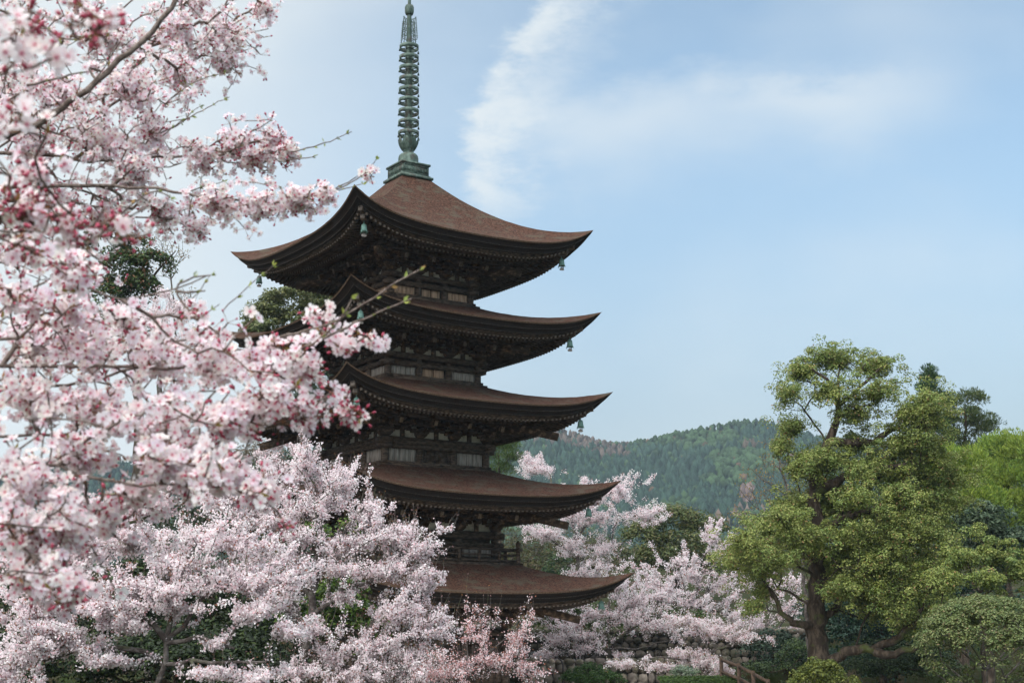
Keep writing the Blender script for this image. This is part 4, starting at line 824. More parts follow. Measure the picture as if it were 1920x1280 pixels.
# ---- mid-ground cherries in front of the pagoda
cherry('big full cherry standing in front of the left side of the pagoda', [(560, 1275, 32), (575, 1220, 32), (585, 1150, 32), (590, 1060, 32), (600, 980, 32)], .125,
       [([(583, 1160, 32), (620, 1120, 31.6), (680, 1090, 31.4), (740, 1070, 31.2)], .06, .015), ([(590, 1080, 32), (640, 1000, 31.6), (690, 940, 31.4)], .05, .015), ([(585, 1120, 32), (540, 1020, 32.3), (520, 960, 32.3)], .06, .015), ([(598, 1000, 32), (590, 920, 32), (585, 860, 32)], .04, .012), ([(575, 1220, 32), (640, 1240, 31.5), (700, 1220, 31.2)], .05, .012)],
       [(580, 868, 32, 36, 34, .8, 46), (530, 900, 32.2, 60, 34, 1.0, 80), (640, 905, 32, 50, 40, 1.0, 80), (590, 950, 32, 90, 36, 1.2, 120), (690, 960, 31.8, 50, 40, 1.0, 80), (510, 980, 32.2, 70, 36, 1.2, 90), (740, 1000, 31.6, 60, 34, 1.0, 90), (790, 1030, 31.4, 34, 34, .8, 46), (650, 1020, 31.8, 80, 36, 1.2, 110), (720, 1070, 31.4, 80, 30, 1.1, 100), (790, 1090, 31.2, 36, 36, .8, 50), (560, 1060, 32, 70, 36, 1.2, 80), (480, 1060, 32.2, 60, 40, 1.2, 70), (640, 1120, 31.5, 40, 20, .9, 26), (740, 1150, 31.2, 70, 34, 1.0, 84), (800, 1170, 31, 34, 44, .8, 50), (690, 1210, 31, 70, 34, 1.0, 80), (760, 1230, 31, 70, 40, 1.0, 84), (620, 1230, 31.4, 50, 34, 1.0, 46), (470, 950, 32.4, 40, 40, 1.0, 46), (520, 1130, 31.8, 60, 30, 1.1, 54), (560, 1262, 31, 70, 24, .8, 50), (680, 1268, 31, 80, 24, .8, 60), (790, 1262, 30.8, 50, 30, .8, 44), (590, 1180, 31, 60, 24, .8, 36), (560, 1010, 31.2, 60, 30, .8, 50), (640, 1070, 31, 60, 24, .8, 44)], 150000, .046, group=G, spread=.075, whips=.3, rt=.008, sprays=150, prob=(8, 2.8, .8, .6))
cherry('old cherry with grey mottled forking trunk at the bottom left', [(285, 1278, 23), (300, 1225, 23), (312, 1200, 23)], .085,
       [([(310, 1205, 23), (340, 1188, 22.8), (390, 1190, 22.6), (440, 1215, 22.4)], .045, .015), ([(302, 1245, 23), (350, 1238, 22.8), (420, 1235, 22.6), (500, 1240, 22.4)], .04, .012), ([(312, 1200, 23), (330, 1120, 23), (300, 1060, 23)], .05, .012), ([(315, 1195, 23), (390, 1120, 22.8), (440, 1060, 22.6)], .04, .012), ([(300, 1235, 23), (230, 1205, 23), (150, 1215, 23), (60, 1240, 23)], .045, .012)],
       [(330, 1060, 23, 70, 26, .8, 80), (420, 1080, 22.8, 60, 26, .8, 66), (250, 1100, 23, 80, 26, .8, 84), (330, 1140, 22.8, 60, 22, .7, 46), (150, 1130, 23, 80, 34, .8, 90), (60, 1150, 23, 70, 40, .8, 84), (230, 1170, 22.8, 70, 20, .7, 60), (120, 1210, 22.8, 90, 26, .8, 90), (30, 1240, 22.8, 60, 30, .8, 60), (400, 1260, 22.4, 60, 14, .6, 34), (470, 1150, 22.4, 40, 26, .7, 40), (470, 1090, 22.6, 40, 26, .7, 40), (200, 1240, 22.6, 60, 14, .6, 34), (380, 1010, 23, 60, 24, .8, 50), (410, 1205, 22.5, 30, 10, .5, 12), (470, 1270, 22.4, 50, 14, .6, 24), (420, 930, 23.5, 110, 40, .9, 80), (250, 1010, 23.4, 130, 40, .9, 80), (450, 1020, 23, 90, 34, .8, 70), (540, 1090, 22.6, 60, 30, .7, 40), (110, 1080, 23, 100, 34, .8, 60), (320, 1110, 22.5, 90, 26, .6, 56), (180, 1140, 22.5, 90, 24, .6, 50), (80, 1180, 22.5, 80, 24, .6, 40), (540, 1180, 22.6, 50, 24, .6, 24), (20, 1275, 22.4, 60, 18, .5, 26)], 135000, .042, group=G, spread=.065, rt=.0055, sprays=90)
cherry('small rosy cherry with bronze-red buds at the bottom centre, below the lowest roof', [(860, 1300, 30), (880, 1250, 30)], .06, [([(880, 1255, 30), (930, 1210, 30), (980, 1170, 30)], .02, .008), ([(870, 1260, 30), (885, 1200, 30), (870, 1170, 30)], .02, .008)],
       [(860, 1250, 30, 60, 30, .7, 70), (920, 1240, 30, 50, 26, .7, 56), (970, 1200, 30, 26, 30, .5, 30), (900, 1195, 30, 30, 12, .5, 16), (880, 1178, 30, 12, 14, .3, 8), (980, 1250, 30, 24, 24, .5, 18), (820, 1265, 30, 40, 20, .6, 34)], 11000, .036, cols=PALE[:2] + PINK[1:], prob=(3, 4, 3, 2.2, 1.4), group=G, spread=.075, rt=.005, whips=.4, sprays=40)
cherry('middle-distance cherry behind the lowest near boughs at the far left', [(-160, 1300, 15), (-110, 1150, 15), (-60, 1080, 15)], .10, [([(-60, 1080, 15), (60, 1040, 15), (200, 1000, 15), (300, 960, 15)], .035, .01)],
       [(180, 960, 15, 80, 50, .5, 90), (280, 940, 15, 70, 36, .5, 80), (350, 900, 15, 60, 30, .5, 60), (250, 1020, 15, 70, 30, .5, 70), (130, 1040, 15, 80, 40, .5, 80), (40, 1010, 15, 60, 60, .5, 70), (60, 1100, 15, 60, 40, .5, 50), (410, 880, 15.2, 40, 20, .4, 30)], 24000, .018, style='near', cols=PALE, prob=(5, 3, 1, .3), group=G, spread=.05, rt=.0022, e=.42)

# ---- clipped shrubs, hedge and dark understory
leafy('shrub', 'large clipped dome-shaped bush with pale bare stems in the bottom right corner', 'shrub', [(1850, 1262, 26), (1850, 1245, 26)], .05,
      [([(1850, 1255, 26), (1800 + 24 * k, 1225 - 14 * (k % 2), 25.6 + .2 * k), (1775 + 33 * k, 1190, 25.4 + .25 * k)], .022, .008) for k in range(6)],
      [(1852, 1212, 26, 122, 88, 1.15, 620)], 62, .050, [(.15, .19, .065), (.10, .14, .05), (.21, .23, .10), (.22, .17, .09)], (3, 3, 2, .4), lump=.13, upb=.6, bark='bark_grey', bf=.3, rt=.004, asp=.5, shell=.86)
leafy('shrub', 'small olive clipped bush in front of the camphor trunk', 'shrub', [(1540, 1290, 44), (1540, 1275, 44)], .05, [], [(1540, 1268, 44, 42, 30, .7, 46), (1520, 1285, 44, 40, 26, .7, 26), (1565, 1285, 44, 40, 26, .7, 26)], 70, .10, [(.10, .125, .022), (.14, .155, .032), (.07, .090, .02)], (3, 2, 2), lump=.20)
leafy('shrub', 'deep green rounded azalea bush under the forked cherry on the stone wall', 'shrub', [(1105, 1290, 57), (1105, 1275, 57)], .05, [], [(1105, 1272, 57, 46, 24, 1.0, 60), (1080, 1280, 57, 30, 20, .8, 24), (1140, 1280, 57, 34, 18, .8, 24)], 70, .09, [(.045, .095, .022), (.030, .070, .018), (.065, .12, .028)], (3, 2, 2), lump=.22)
leafy('shrub', 'pale grey-green bush at the end of the clipped hedge', 'shrub', [(1280, 1285, 55), (1280, 1272, 55)], .05, [], [(1282, 1262, 55, 22, 10, .6, 26)], 60, .09, [(.18, .24, .17), (.12, .18, .10), (.26, .30, .24)], (3, 2, 2), lump=.18)
def hedge():
    a, b = at(1235, 1271, 52), at(1378, 1271, 52); g = 1.0
    root = tag(empty('hedge', (float((a[0] + b[0]) / 2), 52, g)), 'long flat-topped clipped green hedge at the bottom edge, right of the round azalea', 'hedge'); base = np.array(root.location)
    k = 22000; L_ = b[0] - a[0]; top = a[2]
    x = rng.random(k) * L_ + a[0]; f = rng.random(k); y = np.where(f < .5, 51.5 + rng.random(k), 51.5 + rng.normal(0, .03, k)); z = np.where(f < .5, top + rng.normal(0, .03, k), g + rng.random(k) * (top - g))
    nr = np.where((f < .5)[:, None], np.array([0, 0, 1.]), np.array([0, -1., .3])) + rng.normal(0, .5, (k, 3))
    m = MB(); leaves(m, np.stack([x, y, z], 1) - base, nr, .08, .04, pick([(.050, .095, .022), (.075, .125, .03), (.035, .065, .018)], (3, 2, 2), k)); m.build('foliage', MAT['leaf'], root)
    m = MB()
    for q in range(14): xx = a[0] + L_ * (q + .5) / 14; m.tube([(xx - base[0], 0, -.1), (xx - base[0] + rng.normal(0, .05), 0, (top - g) * .9)], .03, 6)
    m.build('stem', MAT['bark_grey'], root)
hedge()
leafy('evergreen_tree', 'dark green understory evergreen behind the trunk of the old cherry at the bottom left', 'tree', [(330, 1290, 36), (330, 1230, 36)], .15, [], [(330, 1230, 36, 90, 50, 1.4, 60), (230, 1250, 36, 70, 40, 1.4, 36), (440, 1240, 36, 80, 50, 1.4, 46), (130, 1270, 36, 80, 40, 1.4, 30), (400, 1130, 38, 80, 50, 1.4, 40), (520, 1200, 37, 60, 60, 1.4, 34), (300, 1100, 38, 80, 50, 1.4, 40), (60, 1150, 38, 80, 70, 1.4, 30), (180, 1120, 38, 80, 60, 1.4, 34), (430, 1010, 40, 60, 40, 1.4, 22), (320, 990, 40, 70, 40, 1.4, 24), (430, 1190, 38, 90, 50, 1.4, 46), (380, 1250, 35, 90, 40, 1.2, 40), (250, 1190, 38, 80, 50, 1.4, 36), (500, 1270, 35, 60, 40, 1.2, 26), (20, 1240, 36, 60, 60, 1.4, 26), (150, 1200, 38, 80, 60, 1.4, 30)], 70, .13, [(.018, .032, .014), (.032, .055, .018), (.060, .090, .022), (.014, .022, .012)], (4, 3, 1, 3), lump=.45)
leafy('shrub', 'fresh yellow-green leafy shrub glimpsed through the big cherry in front of the pagoda', 'shrub', [(650, 1270, 36), (650, 1180, 36)], .08, [], [(640, 1120, 36, 50, 26, .9, 26), (570, 1010, 36.5, 40, 26, .9, 14), (680, 1000, 36, 30, 20, .8, 12), (660, 1180, 36, 60, 50, 1.0, 36), (570, 1170, 36, 50, 40, 1.0, 20)], 60, .12, [(.085, .14, .02), (.12, .18, .03), (.030, .060, .018)], (3, 2, 3), lump=.30)

# ---- masonry, sign, fence, people
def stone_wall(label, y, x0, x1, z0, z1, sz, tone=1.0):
    root = tag(empty('stone_wall', (float((x0 + x1) / 2), y, z0)), label, 'stone wall', 'retaining walls of round stones'); bx, by, bz = root.location
    m = MB(); z = z0; row = 0
    m2 = MB(); m2.box((x0 - bx, .10, -.4), (x1 - bx, .50, z1 - z0 - .06)); 
    while z < z1:
        h = sz * rng.uniform(.75, 1.1); x = x0 - rng.random() * sz
        while x < x1:
            w_ = sz * rng.uniform(.7, 1.25); c = np.array([x + w_ / 2 - bx, .02 + rng.normal(0, .03), z + h / 2 - z0])
            th = np.linspace(0, np.pi, 6); ph = np.arange(8) / 8 * 2 * np.pi
            v = np.array([[np.sin(t) * np.cos(p_), -np.cos(t) * .75, np.sin(t) * np.sin(p_)] for t in th for p_ in ph]); v = np.sign(v) * np.abs(v) ** .75
            v = v * np.array([w_ * .53, .17, h * .53]) * rng.uniform(.84, 1.12, (len(v), 1)) * np.array([1, 1, rng.uniform(.9, 1.25)]) + c + [0, 0, rng.normal(0, .03)]
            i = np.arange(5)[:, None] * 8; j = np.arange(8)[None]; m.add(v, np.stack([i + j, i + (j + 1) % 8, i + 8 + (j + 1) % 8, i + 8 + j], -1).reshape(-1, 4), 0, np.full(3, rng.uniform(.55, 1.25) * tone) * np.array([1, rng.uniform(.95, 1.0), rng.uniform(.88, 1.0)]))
            x += w_
        z += h * .93; row += 1
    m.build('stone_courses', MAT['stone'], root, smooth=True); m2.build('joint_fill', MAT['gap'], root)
stone_wall('low wall of rounded field stones at the bottom, below the dark sign and the forked cherry', 60.0, 0.2, 8.4, -.1, 2.24, .36)
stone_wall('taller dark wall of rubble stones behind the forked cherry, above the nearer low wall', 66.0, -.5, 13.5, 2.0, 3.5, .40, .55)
sg = at(1000, 1248, 62); root = tag(empty('sign_board', (sg[0], 62, sg[2])), 'small dark sign panel standing on the low stone wall beside the pagoda', 'sign')
m = MB(); m.box((-.38, 0, 0), (.38, .06, .34)); m.box((-.34, -.012, .38), (.36, .05, .62)); m.build('board', MAT['sign'], root)
m = MB(); m.box((-.30, -.03, .42), (.14, -.013, .58)); m.build('notice', MAT['sign_face'], root)
m = MB(); m.box((-.34, .01, -.4), (-.28, .05, .38)); m.build('post', MAT['sign'], root); m = MB(); m.box((.28, .01, -.4), (.34, .05, .38)); m.build('post', MAT['sign'], root)
# lantern-shaped lamp near the pagoda corner and a thin bent lamp post
lp = at(975, 1185, 58); gz = float(ground_z(lp[0], 58)); root = tag(empty('lamp', (lp[0], 58, gz)), 'small dark green lamp on a slim post under the lowest roof corner', 'lamp'); H_ = lp[2] - gz
m = MB(); m.tube([(0, 0, 0), (0, 0, H_)], .03, 8); m.build('post', MAT['rail'], root); m = MB(); m.lathe([(0, -.02), (.10, 0), (.11, .25), (.17, .28), (.10, .38), (.03, .46), (0, .48)], 10, 0, (0, 0, H_)); m.build('lamp_head', MAT['bronze'], root)
lp = at(1056, 1268, 59.3); root = tag(empty('post', (lp[0], 59.3, float(ground_z(lp[0], 59.3)))), 'thin black post with a bent top in front of the low stone wall', 'post'); bz = root.location[2]
m = MB(); m.tube([(0, 0, 0), (0, 0, at(1056, 1246, 59.3)[2] - bz), (-.06, 0, at(1056, 1238, 59.3)[2] - bz), (-.22, 0, at(1056, 1232, 59.3)[2] - bz)], .035, 8); m.build('bent_pole', MAT['sign'], root); m = MB(); m.box((-.34, -.06, at(1056, 1234, 59.3)[2] - bz), (-.18, .06, at(1056, 1229, 59.3)[2] - bz)); m.build('cap', MAT['sign'], root)
# wooden stair fence
def fence():
    pts = [at(1352, 1236, 52), at(1385, 1248, 51), at(1412, 1262, 50), at(1440, 1278, 49)]
    root = tag(empty('wooden_fence', tuple(pts[0] - np.array([0, 0, 1.2]))), 'weathered brown timber handrail descending beside the hedge', 'fence'); b = np.array(root.location)
    for p in pts: m = MB(); q = p - b; m.box((q[0] - .06, q[1] - .06, q[2] - 1.5), (q[0] + .06, q[1] + .06, q[2] + .10)); m.build('post', MAT['rail'], root)
    for dz in (0, -.42): 
        m = MB()
        for p, q in zip(pts[:-1], pts[1:]): m.bar(p - b + [0, -.07, dz], q - b + [0, -.07, dz], .06, .10)
        m.build('rail', MAT['rail'], root)
fence()
kb = at(1475, 1280, 46); root = tag(empty('stone_block', (kb[0], 46, kb[2] - .9)), 'grey hewn stone kerb at the bottom edge, left of the small olive bush', 'stone')
m = MB(); m.box((-.85, -.2, 0), (.05, .2, .86)); m.build('block', MAT['stone'], root); m = MB(); m.box((.07, -.2, 0), (.95, .22, .93)); m.build('block', MAT['stone'], root)
def person(label, u, v, Y, coat, turn):
    """a standing figure seen only in part behind the blossoms; (u, v) is the top of the head"""
    h = at(u, v, Y); g = h[2] - 1.66; root = tag(empty('person', (h[0], Y, g), turn), label, 'person')
    def skin(name, J, E, mt):
        me = bpy.data.meshes.new(name); me.from_pydata([j[:3] for j in J], E, []); me.materials.append(mt); o = bpy.data.objects.new(name, me); COL.objects.link(o); o.parent = root
        sm = o.modifiers.new('skin', 'SKIN'); sm.use_smooth_shade = True
        for q, j in zip(me.skin_vertices[0].data, J): q.radius = (j[3], j[3] if len(j) < 5 else j[4])
        me.skin_vertices[0].data[0].use_root = True; o.modifiers.new('sub', 'SUBSURF').levels = 1; return o
    skin('body', [(0, 0, .90, .12), (0, 0, 1.15, .11), (0, 0, 1.36, .12), (0, 0, 1.46, .055), (0, -.01, 1.56, .085), (0, -.015, 1.62, .07), (.10, 0, .84, .09), (.11, -.02, .46, .06), (.11, .02, .08, .045), (.11, -.14, .03, .04), (-.10, 0, .84, .09), (-.11, .02, .46, .06), (-.11, .04, .08, .045), (-.11, -.12, .03, .04),
         (.19, 0, 1.38, .055), (.24, .02, 1.12, .042), (.22, -.10, .90, .032), (.21, -.15, .83, .035), (-.19, 0, 1.38, .055), (-.24, .02, 1.12, .042), (-.22, -.08, .90, .032), (-.21, -.13, .83, .035)],
         [(0, 1), (1, 2), (2, 3), (3, 4), (4, 5), (0, 6), (6, 7), (7, 8), (8, 9), (0, 10), (10, 11), (11, 12), (12, 13), (2, 14), (14, 15), (15, 16), (16, 17), (2, 18), (18, 19), (19, 20), (20, 21)], MAT['skin'])
    skin('jacket', [(0, 0, .86, .155, .13), (0, 0, 1.12, .14, .12), (0, 0, 1.37, .14, .12), (.20, 0, 1.39, .075), (.25, .02, 1.12, .06), (.225, -.09, .92, .05), (-.20, 0, 1.39, .075), (-.25, .02, 1.12, .06), (-.225, -.07, .92, .05), (0, 0, 1.45, .075)], [(0, 1), (1, 2), (2, 3), (3, 4), (4, 5), (2, 6), (6, 7), (7, 8), (2, 9)], coat)
    skin('trousers', [(0, 0, .88, .14), (.10, 0, .82, .105), (.11, -.02, .46, .078), (.11, .02, .10, .065), (-.10, 0, .82, .105), (-.11, .02, .46, .078), (-.11, .04, .10, .065)], [(0, 1), (1, 2), (2, 3), (0, 4), (4, 5), (5, 6)], MAT['dark_cloth'])
    skin('hair', [(0, .03, 1.60, .082), (0, .02, 1.645, .07)], [(0, 1)], MAT['hair'])
person('person in a blue jacket glimpsed behind the low cherry blossoms', 1318, 1222, 64, MAT['jacket'], .4)
person('person in dark clothes beside the one in the blue jacket, behind the blossoms', 1336, 1225, 64.6, MAT['dark_cloth'], -.5)

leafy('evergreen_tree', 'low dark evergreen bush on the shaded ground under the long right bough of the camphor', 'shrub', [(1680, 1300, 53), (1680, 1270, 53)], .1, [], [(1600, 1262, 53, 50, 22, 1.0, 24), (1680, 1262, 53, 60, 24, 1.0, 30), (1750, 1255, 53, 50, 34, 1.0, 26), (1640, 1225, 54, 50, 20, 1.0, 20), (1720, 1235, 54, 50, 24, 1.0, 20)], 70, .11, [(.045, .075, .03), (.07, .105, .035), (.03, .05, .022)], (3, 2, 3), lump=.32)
leafy('evergreen_tree', 'mid-green evergreen bush between the hedge and the camphor trunk, behind the timber handrail', 'shrub', [(1440, 1300, 60), (1440, 1270, 60)], .1, [], [(1400, 1262, 60, 40, 18, 1.0, 18), (1470, 1262, 60, 50, 22, 1.0, 24), (1500, 1235, 60, 36, 30, 1.0, 20)], 70, .11, [(.05, .085, .03), (.08, .115, .035), (.03, .055, .022)], (3, 2, 3), lump=.32)
leafy('thicket', 'green and brown hillside scrub filling the slope below the forested hill', 'thicket', [(1200, 1130, 118), (1200, 1100, 118)], .15, [], [(1000 + 62 * k, 1075 - 10 * (k % 3), 112, 52, 46, 2.4, 64) for k in range(20)], 60, .22, [(.085, .085, .032), (.065, .09, .028), (.12, .10, .055), (.05, .065, .026)], (3, 3, 1.5, 2), lump=.85, asp=.45, bark='twig')
leafy('thicket', 'dark green hillside scrub far behind the blossoms at the lower left', 'thicket', [(300, 1130, 118), (300, 1080, 118)], .15, [], [(20 + 80 * k, 1040 - 14 * (k % 3), 112, 66, 60, 2.4, 56) for k in range(9)], 60, .22, [(.06, .075, .030), (.05, .08, .028), (.10, .085, .05), (.035, .05, .022)], (3, 3, 1.5, 2), lump=.85, asp=.45, bark='twig')
# ------------------------------------------------------------------ the near cherries whose boughs frame the view
FLOWER = {}
def flower_arrays(seed):
    """one detailed open flower facing +Z, radius 1: verts, quads, colour per face"""
    g = np.random.default_rng(seed); V = []; F = []; C = []
    pale, mid, deep = np.array([.945, .90, .918]), np.array([.92, .79, .83]), np.array([.80, .36, .47])
    for k in range(5):
        a = k * 2 * np.pi / 5 + g.normal(0, .06); t = np.array([math.cos(a), math.sin(a), 0]); b = np.array([-math.sin(a), math.cos(a), 0]); cu = g.uniform(.15, .45)
        z = lambda r: np.array([0, 0, cu * r ** 1.4 - .05])
        p = [t * .06 + z(.06), t * .25 + b * .17 + z(.3), t * .29 + z(.28) - [0, 0, .03], t * .25 - b * .17 + z(.3), t * .72 + b * .40 + z(.9), t * .76 + z(.76) - [0, 0, .05], t * .72 - b * .40 + z(.9), t * 1.0 + b * .20 + z(1.05), t * .93 + z(.95), t * 1.0 - b * .20 + z(1.05)]
        o = len(V); V += p; F += [[o, o + 3, o + 2, o + 1], [o + 1, o + 2, o + 5, o + 4], [o + 2, o + 3, o + 6, o + 5], [o + 4, o + 5, o + 8, o + 7], [o + 5, o + 6, o + 9, o + 8]]
        j = g.uniform(.93, 1.04); C += [deep * .6 + mid * .4, mid * .35 + pale * .65, mid * .35 + pale * .65, pale * j, pale * j]
    o = len(V)
    for k in range(4): a = k * np.pi / 2; V.append(np.array([.15 * math.cos(a), .15 * math.sin(a), .03]))
    F.append([o, o + 1, o + 2, o + 3]); C.append(np.array([.60, .10, .20]))
    for k in range(9):
        a = k * 2 * np.pi / 9 + g.normal(0, .2); l = g.uniform(.30, .50); h = g.uniform(.25, .42); t = np.array([math.cos(a), math.sin(a), 0]); b = np.array([-math.sin(a), math.cos(a), 0]); o = len(V)
        V += [t * .05 - b * .012, t * .05 + b * .012, t * l + b * .012 + [0, 0, h], t * l - b * .012 + [0, 0, h]]; F.append([o, o + 1, o + 2, o + 3]); C.append(np.array([.80, .38, .48]))
        o = len(V); q = t * l + np.array([0, 0, h]); V += [q + t * .04, q + b * .04, q - t * .04, q - b * .04]; F.append([o, o + 1, o + 2, o + 3]); C.append(np.array([.72, .50, .16]))
    o = len(V)                                                        # calyx behind the petals
    for r_, zz in ((.17, -.04), (.13, -.22), (.05, -.42)):
        for k in range(5): a = k * 2 * np.pi / 5; V.append(np.array([r_ * math.cos(a), r_ * math.sin(a), zz]))
    for l in range(2):
        for k in range(5): F.append([o + l * 5 + k, o + l * 5 + (k + 1) % 5, o + l * 5 + 5 + (k + 1) % 5, o + l * 5 + 5 + k]); C.append(np.array([.42, .07, .11]))
    return np.array(V), np.array(F), np.array(C)
FL = [flower_arrays(q) for q in range(5)]
def frame(n):
    n = unit(n); t = unit(np.cross(n, rand_dir(len(n)))); return t, np.cross(n, t), n
def put(mb, arr, c, nrm, rad, tint):
    V, F, C = arr; t, b, n = frame(nrm); rad = np.broadcast_to(rad, (len(c),))
    W = c[:, None] + rad[:, None, None] * (V[None, :, 0:1] * t[:, None] + V[None, :, 1:2] * b[:, None] + V[None, :, 2:3] * n[:, None])
    mb.add(W.reshape(-1, 3), (np.arange(len(c))[:, None, None] * len(V) + F[None]).reshape(-1, 4), 0, np.clip((C[None] * tint[:, None]).reshape(-1, 3), 0, .95))
def bud_arr():
    V = []; F = []
    pr = [(.02, -.35), (.16, -.22), (.15, -.02), (.30, .12), (.33, .45), (.18, .80), (.0, .92)]
    for r_, z in pr:
        for k in range(6): a = k * np.pi / 3; V.append([r_ * math.cos(a), r_ * math.sin(a), z])
    C = []
    for l in range(6):
        for k in range(6): F.append([l * 6 + k, l * 6 + (k + 1) % 6, l * 6 + 6 + (k + 1) % 6, l * 6 + 6 + k]); C.append([.22, .07, .055] if l < 2 else ([.46, .075, .13] if l < 5 else [.78, .34, .42]))
    return np.array(V), np.array(F), np.array(C)
BUD = bud_arr()
def bough_tree(label, trunk, r0, limbs, clumps, nU, R_=.0175, near_n=30, bf=.25, rt=.0016, K=1.0, NK=1.0, BK=0.0):
    """limbs: (pixel polyline, r at start, r at end); clumps carry a last number: the share of buds"""
    trunk = [(t[0] * K, t[1] * K) + tuple(t[2:]) for t in trunk]; limbs = [([(u, v, y * K) for u, v, y in l], a * K ** .5, b * K ** .5) for l, a, b in limbs]
    clumps = [(c[0], c[1], c[2] * K, c[3], c[4], c[5] * K, max(1, int(c[6] * NK))) + tuple(c[7:]) for c in clumps]
    base = np.array([trunk[0][0], trunk[0][1], float(ground_z(trunk[0][0], trunk[0][1])) - .1])
    sk = Skel(); sk.line([base] + [np.array(t, float) for t in trunk[1:]], r0, r0 * .5, .2, .02); lid = [0] * len(sk.p); nt_ = len(sk.p)
    for k, (l, a, b) in enumerate(limbs):
        p = px_line(l); P = np.array(sk.p[:nt_]); q = P[np.argmin(np.linalg.norm(P - p[0] - np.array([0, 0, -.3]), axis=1))]
        if l[0][0] < 0: p = [q] + p
        sk.line(p, a, b, .05, .004); lid += [k + 1] * (len(sk.p) - len(lid))
    pts = []; bsh = []
    for cl in clumps: q = clump_pts([cl[:7]], .1, soft=True); pts.append(q); bsh += [min(.9, BK + (cl[7] if len(cl) > 7 else .2))] * len(q)
    pts = np.concatenate(pts); bsh = np.array(bsh)
    n0 = len(sk.p)
    # points grow from limbs only, never straight from the trunk
    sv = [sk.p[i] for i in range(nt_)]
    sk.grow(pts, bf, .12, .06, .0)
    par = np.array(sk.par); lid = np.array(lid + [0] * (len(par) - len(lid)))
    for i in range(n0, len(par)): lid[i] = lid[par[i]]
    P = np.array(sk.p); tips = np.array(sk.tips)
    root = root_of('cherry_tree', label, 'cherry tree', 'cherry trees in blossom', base)
    r, cnt = sk.radii(rt, .36); fr = np.array(sk.fr); r = np.where(fr == 0, np.minimum(r, .0062), r)
    # order of tips follows the order in which points were joined: recover each tip's bud share by nearest point
    near = np.array([np.argmin(np.linalg.norm(pts - P[t], axis=1)) for t in tips]); tb = bsh[near]
    close = []
    for L_ in range(len(limbs) + 1):
        e = np.where((par >= 0) & (lid == L_))[0]
        if not len(e): continue
        m = MB(); cap = np.where((fr[e] == 0) & (fr[par[e]] > 0), r[e] * 1.2, np.minimum(r[par[e]], r[e] * 1.4))
        a_, b_, ra, rb = P[par[e]] - base, P[e] - base, cap, r[e]; big = rb > .006
        for s_, n_ in ((big, 9), (~big, 5)):
            if s_.sum(): frusta(m, a_[s_], b_[s_], ra[s_], rb[s_], n_)
        br = m.build('branch' if L_ else 'trunk', MAT['bark_grey'] if L_ == 0 else MAT['twig'], root, smooth=True)
        ti = np.where(lid[tips] == L_)[0]
        if not len(ti): continue
        # umbels at the twig nodes: several flowers and buds on short stalks
        c0 = []; dr = []; bs = []
        for q in ti:
            nd_ = tips[q]; chain = [nd_]
            while par[chain[-1]] >= n0 and len(chain) < 4: chain.append(par[chain[-1]])
            for w_ in chain[:nU]: c0.append(P[w_]); dr.append(unit(P[w_] - P[par[w_]])); bs.append(tb[q])
        c0, dr, bs = np.array(c0), np.array(dr), np.array(bs); nu = len(c0)
        kf = rng.integers(2, 6, nu); ki = np.repeat(np.arange(nu), kf); N_ = len(ki)
        d = unit(rand_dir(N_) * .9 + dr[ki] * .35 + np.array([0, -.30, .05])); ln = rng.uniform(.014, .034, N_)
        head = c0[ki] + d * ln[:, None]; isb = rng.random(N_) < bs[ki]
        m = MB(); frusta(m, c0[ki] - base, head - base - d * .004, np.full(N_, .0007), np.full(N_, .0008), 3, 0, (.30, .14, .07)); st_ = m
        nf = unit(d * .8 + rng.normal(0, .35, (N_, 3)) + np.array([0, -.35, 0]))
        of = np.where(~isb)[0]; tint = rng.uniform(.94, 1.04, (N_, 3)) * np.array([1, .985, .99])
        if len(of):
            m = MB(); pick_ = rng.integers(0, 5, len(of)); dist = head[of][:, 1]
            own = np.zeros(len(of), bool); order = np.argsort(dist)[:max(0, near_n - len(close)) if L_ else 0]
            take = [q for q in order if dist[q] < 3.3][:4]; own[take] = True
            for k in range(5):
                s_ = of[(pick_ == k) & ~own]
                if len(s_): put(m, FL[k], head[s_] - base, nf[s_], R_ * rng.uniform(.86, 1.12, len(s_)), tint[s_])
            if m.n:
                o = m.build('blossoms', MAT['petal'], br); o['kind'] = 'stuff'
            for q in take:
                i_ = of[q]
                if 'me' not in FLOWER: mm = MB(); mm.add(*FL[0][:2], 0, FL[0][2]); FLOWER['me'] = mm.mesh('blossom', MAT['petal'])
                o = bpy.data.objects.new('blossom', FLOWER['me']); COL.objects.link(o); o.parent = br; o.location = head[i_] - base; o.scale = (R_,) * 3
                o.rotation_mode = 'QUATERNION'; o.rotation_quaternion = Vector(nf[i_]).to_track_quat('Z', 'Y'); close.append(o)
        ob = np.where(isb)[0]
        if len(ob): put(st_, BUD, head[ob] - base, d[ob], .0105 * rng.uniform(.75, 1.2, len(ob)), rng.uniform(.85, 1.12, (len(ob), 1)) * np.ones((1, 3)))
        o = st_.build('buds', MAT['leaf'], br); o['kind'] = 'stuff'
        kk = rng.random(nu) < .5
        if kk.sum():
            q = np.repeat(c0[kk], 2, 0); al = unit(np.repeat(dr[kk], 2, 0) + rng.normal(0, .45, q.shape) + np.array([0, 0, .3])); l_ = rng.uniform(.010, .026, len(q))
            m = MB(); leaves(m, q + al * l_[:, None] * .5 - base, np.cross(al, rand_dir(len(q))), l_, l_ * .32, pick([(.24, .20, .05), (.26, .12, .05), (.20, .10, .05)], (2, 2, 2), len(q)), .2, along=al)
            o = m.build('young_leaves', MAT['leaf'], br); o['kind'] = 'stuff'
    return root
